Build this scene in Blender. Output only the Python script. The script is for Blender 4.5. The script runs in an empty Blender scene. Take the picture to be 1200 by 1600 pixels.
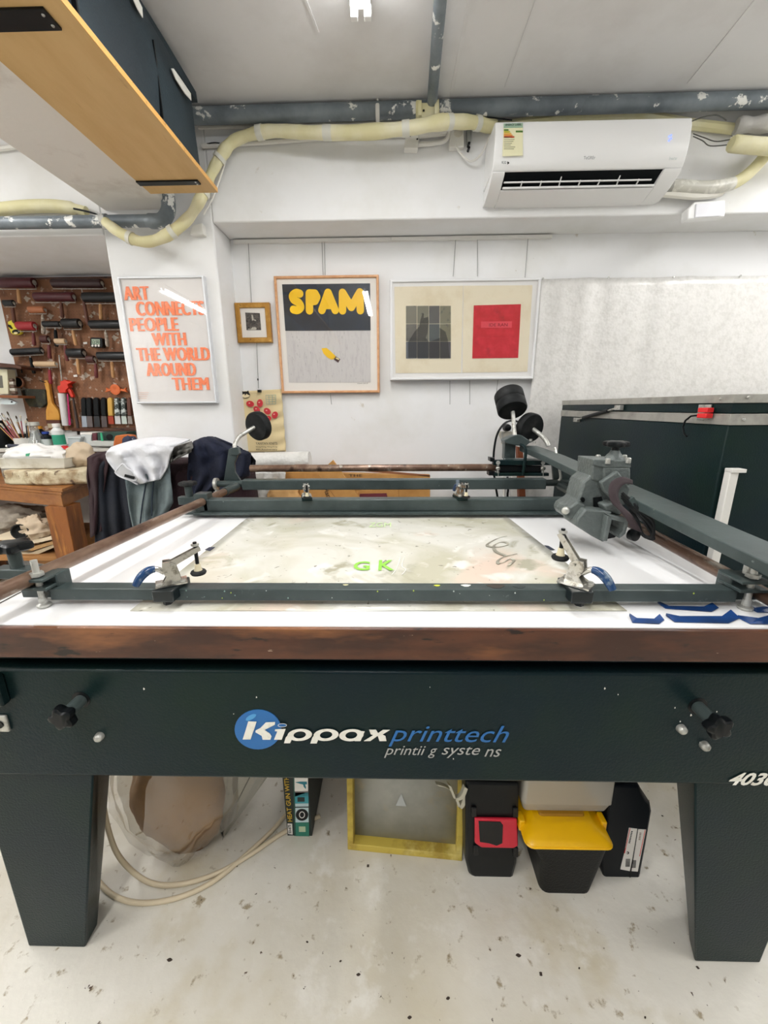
import bpy, bmesh, math, random
from mathutils import Vector, Matrix, noise
random.seed(7)
S = bpy.context.scene
COL = S.collection
R = math.radians
# ------------------------------------------------------------------ camera
F = 625.0; CAM = Vector((0, 0, 1.22))
YAW, PIT, ROLL = R(1.3), R(14.7), R(0.42)
fw = Vector((-math.sin(YAW)*math.cos(PIT), math.cos(YAW)*math.cos(PIT), -math.sin(PIT)))
_r0 = Vector((math.cos(YAW), math.sin(YAW), 0)); _u0 = _r0.cross(fw)
rt = _r0*math.cos(ROLL) - _u0*math.sin(ROLL); up = _u0*math.cos(ROLL) + _r0*math.sin(ROLL)
cd = bpy.data.cameras.new('camera'); cam = bpy.data.objects.new('camera', cd); COL.objects.link(cam)
cd.sensor_fit = 'HORIZONTAL'; cd.sensor_width = 36; cd.lens = 36*F/1200; cd.clip_start = .02
m3 = Matrix((rt, up, -fw)).transposed(); cam.matrix_world = Matrix.Translation(CAM) @ m3.to_4x4()
S.camera = cam
# ------------------------------------------------------------------ world, lights, exposure
W_ = bpy.data.worlds.new('world'); S.world = W_; W_.use_nodes = True
bg = W_.node_tree.nodes['Background']; bg.inputs[0].default_value = (0.93, 0.97, 1, 1); bg.inputs[1].default_value = 0.36
S.view_settings.view_transform = 'Standard'; S.view_settings.look = 'None'
S.view_settings.exposure = 0.0; S.view_settings.gamma = 1.0; S.view_settings.use_curve_mapping = False
def area(name, loc, sx, sy, power, col=(1, .995, .985), rot=(0, 0, 0)):
    l = bpy.data.lights.new(name, 'AREA'); l.shape = 'RECTANGLE'; l.size = sx; l.size_y = sy; l.energy = power; l.color = col
    o = bpy.data.objects.new(name, l); COL.objects.link(o); o.location = loc; o.rotation_euler = rot; return o
FIX = [(-.10, .46, 1.66), (-.30, -1.2, 0.0), (-2.45, -1.45, -.3), (2.3, -.6, .6), (2.2, .9, 2.0), (-2.4, .5, 1.7)]   # ceiling tube fixtures: x, y0, y1
for i, (x, y0, y1) in enumerate(FIX):
    area('tube_light', (x, (y0+y1)/2, 2.425), .05, y1-y0, [9.5, 19, 30, 13, 12, 18][i])
# ------------------------------------------------------------------ pixel -> world (design aid, frame 1200x1600)
def at(px, py, X=None, Y=None, Z=None):
    d = fw + rt*((px-600)/F) - up*((py-800)/F)
    if X is not None: t = (X-CAM.x)/d.x
    elif Y is not None: t = (Y-CAM.y)/d.y
    else: t = (Z-CAM.z)/d.z
    return CAM + d*t
# ------------------------------------------------------------------ materials
def lin(c):
    if isinstance(c, str): c = tuple(int(c[i:i+2], 16)/255 for i in (0, 2, 4))
    return tuple((v/12.92 if v <= .04045 else ((v+.055)/1.055)**2.4) for v in c)+(1,)
MC = {}
def M(name, col, rough=.5, metal=0, var=None, bump=None, spec=.5, trans=0, emit=0, stretch=None, coat=0, alpha=1):
    """var = list of (colour, noise scale, threshold low, threshold high); bump = (scale, strength)"""
    if name in MC: return MC[name]
    m = bpy.data.materials.new(name); m.use_nodes = True; nt = m.node_tree; N = nt.nodes; L = nt.links
    b = N['Principled BSDF']; b.inputs['Base Color'].default_value = lin(col); b.inputs['Roughness'].default_value = rough
    b.inputs['Metallic'].default_value = metal; b.inputs['Specular IOR Level'].default_value = spec
    b.inputs['Transmission Weight'].default_value = trans; b.inputs['Coat Weight'].default_value = coat
    b.inputs['Alpha'].default_value = alpha
    if emit: b.inputs['Emission Color'].default_value = lin(col); b.inputs['Emission Strength'].default_value = emit
    if var or bump:
        tc = N.new('ShaderNodeTexCoord'); mp = N.new('ShaderNodeMapping'); L.new(tc.outputs['Object'], mp.inputs[0])
        if stretch: mp.inputs['Scale'].default_value = stretch
    if var:
        prev = None
        for i, (c2, sc, lo, hi) in enumerate(var):
            nz = N.new('ShaderNodeTexNoise'); nz.inputs['Scale'].default_value = sc; nz.inputs['Detail'].default_value = 5
            nz.inputs['Roughness'].default_value = .6
            L.new(mp.outputs[0], nz.inputs['Vector'])
            mr = N.new('ShaderNodeMapRange'); mr.inputs[1].default_value = lo; mr.inputs[2].default_value = hi
            L.new(nz.outputs['Fac'], mr.inputs[0])
            mx = N.new('ShaderNodeMix'); mx.data_type = 'RGBA'; L.new(mr.outputs[0], mx.inputs[0])
            if prev: L.new(prev, mx.inputs[6])
            else: mx.inputs[6].default_value = lin(col)
            mx.inputs[7].default_value = lin(c2); prev = mx.outputs[2]
        L.new(prev, b.inputs['Base Color'])
    if bump:
        nz = N.new('ShaderNodeTexNoise'); nz.inputs['Scale'].default_value = bump[0]; nz.inputs['Detail'].default_value = 4
        L.new(mp.outputs[0], nz.inputs['Vector'])
        bp = N.new('ShaderNodeBump'); bp.inputs['Strength'].default_value = bump[1]; bp.inputs['Distance'].default_value = .01
        L.new(nz.outputs['Fac'], bp.inputs['Height']); L.new(bp.outputs[0], b.inputs['Normal'])
    MC[name] = m; return m
def glass_mat(name, tint=(1, 1, 1), refl=.06, haze=0.0, hz=(.9, .9, .9)):
    m = bpy.data.materials.new(name); m.use_nodes = True; nt = m.node_tree; N = nt.nodes; L = nt.links; N.clear()
    o = N.new('ShaderNodeOutputMaterial'); t = N.new('ShaderNodeBsdfTransparent'); t.inputs[0].default_value = tint+(1,)
    g = N.new('ShaderNodeBsdfGlossy'); g.inputs['Roughness'].default_value = .02
    fr = N.new('ShaderNodeLayerWeight'); fr.inputs[0].default_value = .25
    mr = N.new('ShaderNodeMapRange'); mr.inputs[3].default_value = refl; mr.inputs[4].default_value = .6
    L.new(fr.outputs['Facing'], mr.inputs[0])
    mx = N.new('ShaderNodeMixShader'); L.new(mr.outputs[0], mx.inputs[0]); L.new(t.outputs[0], mx.inputs[1]); L.new(g.outputs[0], mx.inputs[2])
    last = mx.outputs[0]
    if haze:
        d = N.new('ShaderNodeBsdfDiffuse'); d.inputs[0].default_value = hz+(1,)
        m2 = N.new('ShaderNodeMixShader'); m2.inputs[0].default_value = haze; L.new(last, m2.inputs[1]); L.new(d.outputs[0], m2.inputs[2]); last = m2.outputs[0]
    L.new(last, o.inputs[0]); return m
wall = M('wall_paint', 'EEEEEE', .7, bump=(9, .10), var=[('E2E1DC', 2.2, .45, .75), ('CFC9BC', 14, .70, .76)])
ceilm = M('ceiling_paint', 'E6E5E5', .8, bump=(14, .12), var=[('DBD9D8', 3, .45, .7)])
beamp = M('beam_paint', 'E0DCD6', .75, bump=(25, .15), var=[('CDC6BE', 5, .55, .7)])
floorm = M('floor_paint', 'D9D5CA', .4, var=[('CBC4B2', 1.6, .42, .60), ('C4BA9F', 3.2, .56, .74), ('DEDAD0', 11, .56, .68), ('9C8F76', 30, .62, .70), ('4A392A', 60, .69, .72), ('5B4A38', 17, .71, .73)], bump=(30, .15))
dark = M('dark_green_steel', '122227', .3, var=[('162823', 5, .4, .7), ('1E2D30', 160, .6, .8)], bump=(220, .10), spec=.14)
frame = M('grey_green_steel', '475150', .32, var=[('323C3C', 6, .4, .65), ('6E7674', 70, .68, .74)], bump=(60, .05), spec=.3)
casting = M('hammered_grey_casting', '5C6361', .36, bump=(130, .3), var=[('6E7573', 30, .5, .75)], spec=.35)
rust = M('rusty_steel_rod', '654D3F', .3, .35, stretch=(1, .35, 1), var=[('8A7260', 14, .45, .6), ('3D2A20', 25, .55, .66), ('A8A094', 40, .60, .70)])
zinc = M('zinc_plated', 'BEBEB8', .38, .6, var=[('94928A', 60, .5, .65)])
chrome = M('worn_chrome', 'C9C7C0', .25, .9, var=[('8E8A80', 90, .5, .65)])
blackp = M('black_plastic', '0E1113', .35, spec=.22)
blackr = M('black_rubber', '151718', .6, spec=.2, var=[('2B2C2C', 20, .45, .7)])
blue = M('blue_grip', '183C66', .22, var=[('6A7A8A', 40, .58, .66)])
white = M('white_plastic', 'F1F1F0', .25, spec=.5)
whitel = M('white_laminate', 'F0F0F0', .2, spec=.5)
woodd = M('dark_stained_wood', '5A3421', .38, stretch=(.6, 2.5, 2.5), var=[('3A2015', 6, .42, .60), ('8A5833', 4, .55, .70), ('1B100B', 22, .62, .68), ('C9B59C', 60, .72, .75)], bump=(20, .1))
ply = M('plywood', 'CDAA74', .6, stretch=(3, .6, 3), var=[('C39E66', 5, .4, .7), ('A98552', 9, .64, .74)])
plyed = M('plywood_edge', 'D9A55C', .5, var=[('9B6A35', 40, .6, .7)])
cream = M('cream_insulation', 'DCD5A6', .7, bump=(12, .35), var=[('E9E4C8', 5, .45, .7)])
conduit = M('white_conduit', 'E4E2DC', .5)
galv = M('painted_iron_pipe', '7F888E', .45, .1, var=[('666F76', 5, .4, .6), ('ECECE8', 14, .61, .64)], bump=(40,.2))
silver = M('aluminium_trim', 'A9A79F', .4, .35, var=[('8D8B84', 18, .45, .7)])
paper = M('paper_white', 'F1EDE6', .8)
creamp = M('paper_cream', 'E9DFC6', .85, var=[('DFD2B4', 8, .5, .7)])
def N_(n, c, r=.6, **k): return M(n, c, r, **k)
GL = glass_mat('picture_glass', refl=.045)
# ------------------------------------------------------------------ mesh building
BASE = {}
class MB:
    def __init__(s): s.v = []; s.f = []
    def add(s, vs, fs):
        n = len(s.v); s.v += [tuple(v) for v in vs]; s.f += [tuple(i+n for i in f) for f in fs]; return s
    def box(s, a, b):
        x0, y0, z0 = a; x1, y1, z1 = b
        return s.add([(x0,y0,z0),(x1,y0,z0),(x1,y1,z0),(x0,y1,z0),(x0,y0,z1),(x1,y0,z1),(x1,y1,z1),(x0,y1,z1)],
                     [(0,3,2,1),(4,5,6,7),(0,1,5,4),(1,2,6,5),(2,3,7,6),(3,0,4,7)])
    def bar(s, p0, p1, w, h, upv=(0, 0, 1)):       # rectangular bar, w across, h along up
        p0 = Vector(p0); p1 = Vector(p1); d = (p1-p0).normalized(); u = Vector(upv); a = d.cross(u).normalized(); u = a.cross(d).normalized()
        vs = [p+a*(sx*w/2)+u*(sz*h/2) for p in (p0, p1) for sx, sz in ((-1,-1),(1,-1),(1,1),(-1,1))]
        return s.add(vs, [(0,3,2,1),(4,5,6,7),(0,1,5,4),(1,2,6,5),(2,3,7,6),(3,0,4,7)])
    def prism(s, pts, vec):
        n = len(pts); pts = [Vector(p) for p in pts]; v = Vector(vec)
        return s.add(pts+[p+v for p in pts], [tuple(range(n-1, -1, -1)), tuple(range(n, 2*n))]+[(i, (i+1) % n, (i+1) % n+n, i+n) for i in range(n)])
    def ppx(s, px, Y0, Y1):                         # outline at depth Y0, pushed back to Y1
        return s.prism([at(x, y, Y=Y0) for x, y in px], (0, Y1-Y0, 0))
    def loft(s, rings, cap=True):
        n = len(rings[0]); vs = [p for r in rings for p in r]; fs = []
        for k in range(len(rings)-1):
            for i in range(n): fs.append((k*n+i, k*n+(i+1) % n, (k+1)*n+(i+1) % n, (k+1)*n+i))
        if cap: fs += [tuple(range(n-1, -1, -1)), tuple(range((len(rings)-1)*n, len(rings)*n))]
        return s.add(vs, fs)
    def tube(s, path, r, n=10, cap=True):
        P = [Vector(p) for p in path]; rr = r if isinstance(r, (list, tuple)) else [r]*len(P)
        d0 = (P[1]-P[0]).normalized(); ref = Vector((0, 0, 1)) if abs(d0.z) < .9 else Vector((1, 0, 0)); a = d0.cross(ref).normalized(); rings = []
        for i, p in enumerate(P):
            d = (P[min(i+1, len(P)-1)]-P[max(i-1, 0)]).normalized(); a = (a-d*a.dot(d)).normalized(); b = d.cross(a)
            rings.append([p+(a*math.cos(t)+b*math.sin(t))*rr[i] for t in [2*math.pi*k/n for k in range(n)]])
        return s.loft(rings, cap)
    def lathe(s, o, ax, prof, n=20):                # prof: (radius, height along axis)
        o = Vector(o); d = Vector(ax).normalized(); ref = Vector((0, 0, 1)) if abs(d.z) < .9 else Vector((1, 0, 0))
        a = d.cross(ref).normalized(); b = d.cross(a)
        return s.loft([[o+d*h+(a*math.cos(t)+b*math.sin(t))*max(r, 1e-4) for t in [2*math.pi*k/n for k in range(n)]] for r, h in prof])
    def star(s, o, ax, r, h, lobes=6, depth=.18, n=36):
        o = Vector(o); d = Vector(ax).normalized(); ref = Vector((0, 0, 1)) if abs(d.z) < .9 else Vector((1, 0, 0)); a = d.cross(ref).normalized(); b = d.cross(a)
        def ring(hh, k): return [o+d*hh+(a*math.cos(t)+b*math.sin(t))*(r*k*(1-depth/2+depth/2*math.cos(lobes*t))) for t in [2*math.pi*i/n for i in range(n)]]
        return s.loft([ring(0, .7), ring(h*.2, .95), ring(h*.5, 1), ring(h*.85, .95), ring(h, .75)])
    def ball(s, c, r, nu=14, nv=9):
        c = Vector(c); r = r if isinstance(r, (tuple, list)) else (r, r, r); rings = []
        for j in range(nv+1):
            ph = math.pi*(j/nv)*.998+.001
            rings.append([c+Vector((r[0]*math.sin(ph)*math.cos(t), r[1]*math.sin(ph)*math.sin(t), -r[2]*math.cos(ph))) for t in [2*math.pi*k/nu for k in range(nu)]])
        return s.loft(rings)
    def grid(s, fn, nu, nv):
        vs = [fn(i/nu, j/nv) for j in range(nv+1) for i in range(nu+1)]
        return s.add(vs, [(j*(nu+1)+i, j*(nu+1)+i+1, (j+1)*(nu+1)+i+1, (j+1)*(nu+1)+i) for j in range(nv) for i in range(nu)])
    def build(s, name, mat, parent=None, bevel=0, solid=0, sub=0, flat=False, ang=38):
        off = BASE.get(parent, Vector((0, 0, 0))) if parent else Vector((0, 0, 0))
        loc = Vector((0, 0, 0))
        if not parent:
            loc = sum((Vector(v) for v in s.v), Vector())/len(s.v); off = loc
        me = bpy.data.meshes.new(name); me.from_pydata([tuple(Vector(v)-off) for v in s.v], [], s.f)
        bm = bmesh.new(); bm.from_mesh(me)
        if not solid: bmesh.ops.recalc_face_normals(bm, faces=bm.faces)
        bm.to_mesh(me); bm.free()
        if not flat:
            for p in me.polygons: p.use_smooth = True
            me.set_sharp_from_angle(angle=R(ang))
        me.materials.append(mat)
        o = bpy.data.objects.new(name, me); COL.objects.link(o); o.location = loc
        if parent: o.parent = parent; BASE[o] = BASE.get(parent, Vector())
        else: BASE[o] = off
        if solid: k = o.modifiers.new('s', 'SOLIDIFY'); k.thickness = solid; k.offset = 0
        if bevel: k = o.modifiers.new('b', 'BEVEL'); k.width = bevel; k.segments = 2; k.limit_method = 'ANGLE'; k.angle_limit = R(40)
        if sub: k = o.modifiers.new('u', 'SUBSURF'); k.levels = sub; k.render_levels = sub
        return o
def tag(o, label, cat, group=None, kind=None):
    o['label'] = label; o['category'] = cat
    if group: o['group'] = group
    if kind: o['kind'] = kind
    return o
def thing(name, loc, label, cat, group=None):
    o = bpy.data.objects.new(name, None); COL.objects.link(o); o.location = loc; o.empty_display_size = .05
    BASE[o] = Vector(loc); return tag(o, label, cat, group)
def struct(o): o['kind'] = 'structure'; return o
def lab(o, l): o['label'] = l; return o
def text(name, s, mat, parent, o, rv, uv, w, h, bold=0.0, shear=0.0, ext=.0008, spacing=1.0, fat=0):
    """flat lettering fitted to a w x h box at o (lower left), along rv / uv"""
    cu = bpy.data.curves.new(name, 'FONT'); cu.body = s; cu.offset = bold; cu.shear = shear; cu.space_character = spacing; cu.resolution_u = 3
    to = bpy.data.objects.new(name, cu); COL.objects.link(to)
    dg = bpy.context.evaluated_depsgraph_get(); me = bpy.data.meshes.new_from_object(to.evaluated_get(dg))
    bpy.data.objects.remove(to); bpy.data.curves.remove(cu)
    xs = [v.co.x for v in me.vertices]; ys = [v.co.y for v in me.vertices]
    x0, x1, y0, y1 = min(xs), max(xs), min(ys), max(ys)
    o = Vector(o); rv = Vector(rv).normalized(); uv = Vector(uv).normalized(); nn = rv.cross(uv)
    off = BASE.get(parent, Vector()) if parent else Vector()
    for v in me.vertices:
        v.co = o+rv*((v.co.x-x0)/(x1-x0)*w)+uv*((v.co.y-y0)/(y1-y0)*h)+nn*ext-off
    if fat:                                        # heavier strokes: the same letters laid over themselves a little to either side
        bm = bmesh.new(); bm.from_mesh(me); bm2 = me.copy()
        for k, sh_ in enumerate((-fat, fat, -fat/2, fat/2)):
            t = me.copy()
            for v in t.vertices: v.co += rv*sh_+nn*.00025*(k+1)
            bm.from_mesh(t); bpy.data.meshes.remove(t)
        bm.to_mesh(me); bm.free(); bpy.data.meshes.remove(bm2)
    me.materials.clear(); me.materials.append(mat)
    ob = bpy.data.objects.new(name, me); COL.objects.link(ob)
    if parent: ob.parent = parent; BASE[ob] = BASE.get(parent, Vector())
    return ob
def tpx(name, s, mat, parent, x0, y0, x1, y1, Y, **k):
    ym = (y0+y1)/2; xm = (x0+x1)/2
    a = at(x0, ym, Y=Y); b = at(x1, ym, Y=Y); t = at(xm, y0, Y=Y); u = at(xm, y1, Y=Y)
    return text(name, s, mat, parent, (a.x, Y, u.z), (1, 0, 0), (0, 0, 1), b.x-a.x, t.z-u.z, **k)
def ell(cx, cy, rx, ry, n=24, rot=0):
    c, s_ = math.cos(rot), math.sin(rot)
    return [(cx+rx*math.cos(t)*c-ry*math.sin(t)*s_, cy+rx*math.cos(t)*s_+ry*math.sin(t)*c) for t in [2*math.pi*k/n for k in range(n)]]
def spline(pts, n=8):                              # smooth path through points
    P = [Vector(p) for p in pts]; out = []
    for i in range(len(P)-1):
        a = P[max(i-1, 0)]; b = P[i]; c = P[i+1]; d = P[min(i+2, len(P)-1)]
        for k in range(n):
            t = k/n; out.append(.5*((2*b)+(c-a)*t+(2*a-5*b+4*c-d)*t*t+(3*b-a-3*c+d)*t**3))
    return out+[P[-1]]
def spx(pts, n=8): return spline([at(x, y, Y=Y) for x, y, Y in pts], n)
# ================================================================== THE ROOM
XL, XR, YB, CZ = -3.1, 3.0, -3.6, 2.50
struct(MB().box((XL, YB, -.06), (XR, 2.95, 0)).build('floor', floorm))
struct(MB().box((XL, YB, CZ), (XR, 2.95, CZ+.08)).build('ceiling', ceilm))
struct(MB().box((-.865, 2.41, 0), (XR, 2.5, CZ)).build('wall_back', wall))
struct(MB().box((XL, 2.80, 0), (-.9, 2.9, CZ)).build('wall_back_left', wall))
struct(MB().box((XL-.1, YB, 0), (XL, 2.9, CZ)).build('wall_left', wall))
struct(MB().box((XR, YB, 0), (XR+.1, 2.5, CZ)).build('wall_right', wall))
struct(MB().box((-.865, 2.2, 2.085), (XR, 2.41, CZ)).build('trim_1', wall, bevel=.006))      # bulkhead over the picture wall
struct(MB().box((-1.405, 2.2, 0), (-.865, 2.8, CZ)).build('trim_2', wall, bevel=.008))       # column
struct(MB().box((XL, 2.2, 2.04), (-1.405, 2.8, CZ)).build('trim_3', wall, bevel=.006))       # bulkhead left of the column
struct(MB().box((-1.38, YB, 2.142), (-1.045, 2.2, CZ)).build('trim_4', beamp, bevel=.006))   # ceiling beam
for i, (a, b) in enumerate((((705, 150), (734, 0)), ((790, 135), (838, 0)), ((1075, 130), (1160, 25)), ((497, 50), (478, 0)))):
    p = at(*a, Z=CZ); q = at(*b, Z=CZ); d = (q-p); q = p+d*3
    struct(MB().bar(p, q, .008 if i else .014, .006).build('trim_%d' % (5+i), ceilm))
# ceiling tube fixtures
for i, (x, y0, y1) in enumerate(FIX):
    lb = ['twin tube ceiling light whose end shows at the top edge of the photo', 'twin tube ceiling light above the camera', 'twin tube ceiling light over the left of the room',
          'twin tube ceiling light over the right front', 'twin tube ceiling light above the dark exposure cabinet', 'twin tube ceiling light left of the painted beam'][i]
    f = thing('ceiling_light', (x, (y0+y1)/2, CZ), lb, 'light')
    MB().box((x-.03, y0, 2.46), (x+.03, y1, CZ)).build('housing', white, f, bevel=.004)
    for s in (-1, 1):
        MB().tube([(x+s*.022, y0+.03, 2.447), (x+s*.022, y1-.03, 2.447)], .009, 10).build('tube', M('tube_glow', 'FFFFFF', .5, emit=[0,32][1]), f)
        for yy, e in ((y0, 1), (y1-.02, 1)): MB().box((x+s*.022-.012, yy, 2.43), (x+s*.022+.012, yy+.02, 2.462)).build('lamp_holder', white, f, bevel=.002)
# ================================================================== IRON PIPES AND CONDUITS
PY = 2.12
g = thing('iron_pipe', (0, PY, 2.45), 'long grey iron pipe with flaking white paint running along the wall top', 'pipe')
a = at(313, 181, Y=PY); b = at(1200, 156, Y=PY); dz = (b.z-a.z)/(b.x-a.x)
p0 = Vector((-1.0, PY, a.z+dz*(-1.0-a.x))); p1 = Vector((2.9, PY, b.z+dz*(2.9-b.x)))
MB().tube([p0, p1], .031, 16).build('pipe_run', galv, g)
for px in (590, ):
    c = at(px, 178, Y=PY); MB().lathe(c-Vector((.008, 0, 0)), (1, 0, 0), [(.034, 0), (.036, .003), (.036, .014), (.034, .017)]).build('pipe_strap', conduit, g)
    MB().tube([c+Vector((0, 0, .03)), Vector((c.x, c.y-.012, CZ))], .006).build('strap_screw', zinc, g)
g2 = thing('iron_pipe', (.16, 1.2, 2.46), 'grey iron pipe under the ceiling running towards the camera from the cream bracket', 'pipe')
a = at(675, 160, Z=2.462); b = at(688, 0, Z=2.462)
MB().tube([a, a+(b-a)*5], .021, 14).build('pipe_run', galv, g2)
g3 = thing('pipe_bracket', tuple(at(675, 180, Y=PY-.04)), 'cream cast bracket joining the two grey pipes', 'bracket')
MB().ppx([(650, 156), (655, 155), (658, 160), (668, 160), (670, 165), (680, 165), (682, 157), (686, 153), (687, 180), (672, 186), (650, 181)], PY-.055, PY-.03).build('bracket_plate', cream, g3, bevel=.003)
for px in (656, 682): MB().ppx([(px-3, 156), (px+3, 156), (px+3, 180), (px-3, 180)], PY-.065, PY-.02).build('rib', cream, g3, bevel=.002)
MB().ppx(ell(662, 172, 1.5, 1.5, 8), PY-.060, PY-.05).build('bolt', blackp, g3)
g = thing('iron_pipe', (-1.6, 2.13, 2.06), 'dark iron drain pipe with elbow below the painted ceiling beam', 'pipe')
z = at(240, 345, Y=2.13).z
MB().tube([(-2.9, 2.13, z+.005), (-1.13, 2.13, z)], .026, 14).build('pipe_run', galv, g)
e = spline([(-1.15, 2.13, z), (-1.08, 2.13, z), (-1.045, 2.13, z+.03), (-1.035, 2.13, z+.07), (-1.035, 2.13, z+.16)], 6)
MB().tube(e, [.026]*2+[.031]*(len(e)-6)+[.026]*4, 14).build('elbow', galv, g)
MB().lathe((-1.36, 2.13, z), (1, 0, 0), [(.027, 0), (.031, .004), (.031, .03), (.027, .034)]).build('coupling', M('paint_peel', 'C9C8C4', .6, var=[('6E767B', 30, .5, .55)]), g)
# yellowed insulated hose
g = thing('insulated_hose', tuple(at(420, 215, Y=2.14)), 'thick cream insulated hose swinging from the wall top down across the column', 'hose')
pth = spx([(772, 197, 2.165), (735, 191, 2.11), (690, 191, 2.055), (640, 200, 2.06), (560, 207, 2.08), (480, 207, 2.10), (420, 205, 2.12), (370, 218, 2.14), (348, 240, 2.13), (330, 272, 2.12), (316, 305, 2.08), (295, 340, 2.065), (260, 368, 2.06), (225, 378, 2.06), (190, 365, 2.065), (165, 347, 2.085)], 6)
n = len(pth); MB().tube(pth, [.0235+.003*math.sin(i*.9)*math.sin(i*.37)+(.003 if i < n*.35 else 0) for i in range(n)], 14).build('foam_sleeve', cream, g)
for fr in (.05, .12, .2, .3, .42, .55, .66, .78, .9):
    i = int(fr*(n-1)); MB().tube([pth[i], pth[i+1]], .0285, 14).build('tape_wrap', M('tape', 'DAD9CC', .45), g)
MB().tube(spx([(165, 347, 2.15), (158, 340, 2.15), (148, 334, 2.15), (130, 329, 2.15), (115, 326, 2.15)], 4), .004).build('wire', blackp, g)
g = thing('insulated_hose', tuple(at(60, 330, Y=2.165)), 'short cream insulated hose lying on the dark drain pipe at far left', 'hose')
MB().tube(spx([(-60, 333, 2.172), (0, 327, 2.172), (40, 323, 2.172), (80, 322, 2.172), (112, 325, 2.172), (135, 330, 2.17)], 5), [.027]*21+[.02]*5, 12).build('foam_sleeve', cream, g)
# conduits along the wall
def conduit_run(label, pts, r, mat=conduit, n=6, nm='conduit', cat='conduit'):
    return tag(MB().tube(spx(pts, n), r, 8).build(nm, mat), label, cat)
conduit_run('upper white conduit under the big grey pipe', [(310, 199, 2.185), (480, 196, 2.185), (760, 187, 2.185)], .008)
conduit_run('white conduit ending at the small white junction box', [(316, 228, 2.185), (400, 223, 2.185), (520, 215, 2.185), (632, 210, 2.185)], .010)
conduit_run('white conduit bending down from the hose to the junction box', [(702, 186, 2.17), (702, 205, 2.17), (697, 218, 2.175), (685, 223, 2.18), (652, 226, 2.18)], .009, n=5)
conduit_run('pair of short white conduits right of the junction box', [(648, 212, 2.18), (690, 208, 2.18), (700, 206, 2.18)], .012)
conduit_run('white conduit high on the wall left of the beam', [(-40, 236, 2.185), (0, 232, 2.185), (30, 228, 2.185)], .012)
g = thing('junction_box', tuple(at(643, 218, Y=2.19)), 'small white junction box with two screws below the cream bracket', 'box')
MB().ppx([(636, 203), (656, 204), (653, 232), (631, 231)], 2.16, 2.20).build('box_body', conduit, g, bevel=.004)
for p in ((652, 217), (641, 212)): MB().ppx(ell(p[0], p[1], 1.2, 1.2, 8), 2.157, 2.162).build('screw', blackp, g)
g = thing('junction_box', tuple(at(713, 213, Y=2.19)), 'beige square socket box left of the air conditioner', 'box')
MB().ppx([(704, 197), (725, 196), (725, 229), (702, 231)], 2.17, 2.20).build('box_body', conduit, g, bevel=.004)
MB().lathe(at(716, 207, Y=2.172), (0, -1, 0), [(.02, 0), (.019, .004), (.01, .006)], 16).build('socket_face', M('beige', 'CFCABD', .5), g)
g = thing('pipe_clip', tuple(at(733, 210, Y=2.19)), 'thin grey metal clip strap with black screws beside the beige box', 'clip')
MB().ppx([(730, 194), (737, 194), (736, 222), (730, 222)], 2.175, 2.20).build('strap', M('grey_strap', '9A9C98', .5), g, bevel=.002)
for y in (218, 225): MB().ppx(ell(733, y+5, 2, 2, 8), 2.17, 2.20).build('screw', blackp, g)
conduit_run('pale flex looping from the beige box behind the air conditioner', [(712, 226, 2.165), (720, 240, 2.16), (735, 252, 2.16), (750, 243, 2.16), (762, 222, 2.17), (768, 200, 2.18)], .0045, nm='flex_cable', cat='cable')
conduit_run('thin black wire along the top left corner of the air conditioner', [(745, 182, 2.11), (770, 184, 2.12), (800, 188, 2.13)], .0025, blackp, nm='wire', cat='cable')
conduit_run('thin black hoop of wire beside the hose under the plywood', [(322, 225, 2.18), (335, 223, 2.17), (345, 224, 2.18)], .0025, blackp, nm='wire', cat='cable')
conduit_run('thin pale cord beside the swinging hose', [(356, 238, 2.17), (345, 275, 2.16), (332, 310, 2.15), (318, 335, 2.15)], .004, nm='cord', cat='cable')
g = thing('bracket', tuple(at(318, 350, Y=2.2)), 'small white wall bracket at the top right of the column', 'bracket')
MB().ppx([(300, 352), (316, 348), (318, 366), (296, 366)], 2.165, 2.2).build('bracket_plate', conduit, g, bevel=.003)
# plugs / wall holes
# ================================================================== AIR CONDITIONER
g = thing('air_conditioner', (.82, 2.1, 2.25), 'white split air conditioner with an energy label on its left', 'air conditioner')
x0, x1 = .425, 1.222
prof = [(2.2, 2.36), (2.03, 2.358), (2.008, 2.35), (2.0, 2.32), (1.998, 2.275), (2.008, 2.216), (2.022, 2.19), (2.028, 2.187), (2.2, 2.187)]
MB().prism([(x0, y, z) for y, z in prof], (x1-x0, 0, 0)).build('front_panel', white, g, bevel=.004)
xa, xb = x0+.055, x1-.075
prl = [(2.2, 2.18), (2.022, 2.185), (2.034, 2.172), (2.09, 2.142), (2.155, 2.122), (2.2, 2.125)]
MB().prism([(x0, y, z) for y, z in prl], (xa-x0, 0, 0)).build('end_panel', white, g, bevel=.003)
MB().prism([(xb, y, z) for y, z in prl], (x1-xb, 0, 0)).build('end_panel', white, g, bevel=.003)
MB().prism([(xa, y, z) for y, z in [(2.2, 2.122), (2.155, 2.121), (2.088, 2.142), (2.086, 2.147), (2.2, 2.15)]], (xb-xa, 0, 0)).build('bottom_panel', white, g, bevel=.002)
MB().prism([(xa, y, z) for y, z in [(2.032, 2.1865), (2.2, 2.1865), (2.2, 2.151), (2.102, 2.151)]], (xb-xa, 0, 0)).build('air_outlet', M('outlet_dark', '0B0F12', .5, spec=.1), g)
MB().bar((xa+.005, 2.056, 2.160), (xb-.03, 2.056, 2.160), .006, .004).build('louvre', white, g)
MB().bar((xa+.005, 2.076, 2.148), (xb-.005, 2.076, 2.148), .008, .006).build('louvre', white, g)
for k in range(1, 8): MB().bar((xa+k*(xb-xa)/8, 2.054, 2.178 if k % 3 == 0 else 2.162), (xa+k*(xb-xa)/8, 2.078, 2.148), .004, .006).build('vane', white, g)
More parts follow.
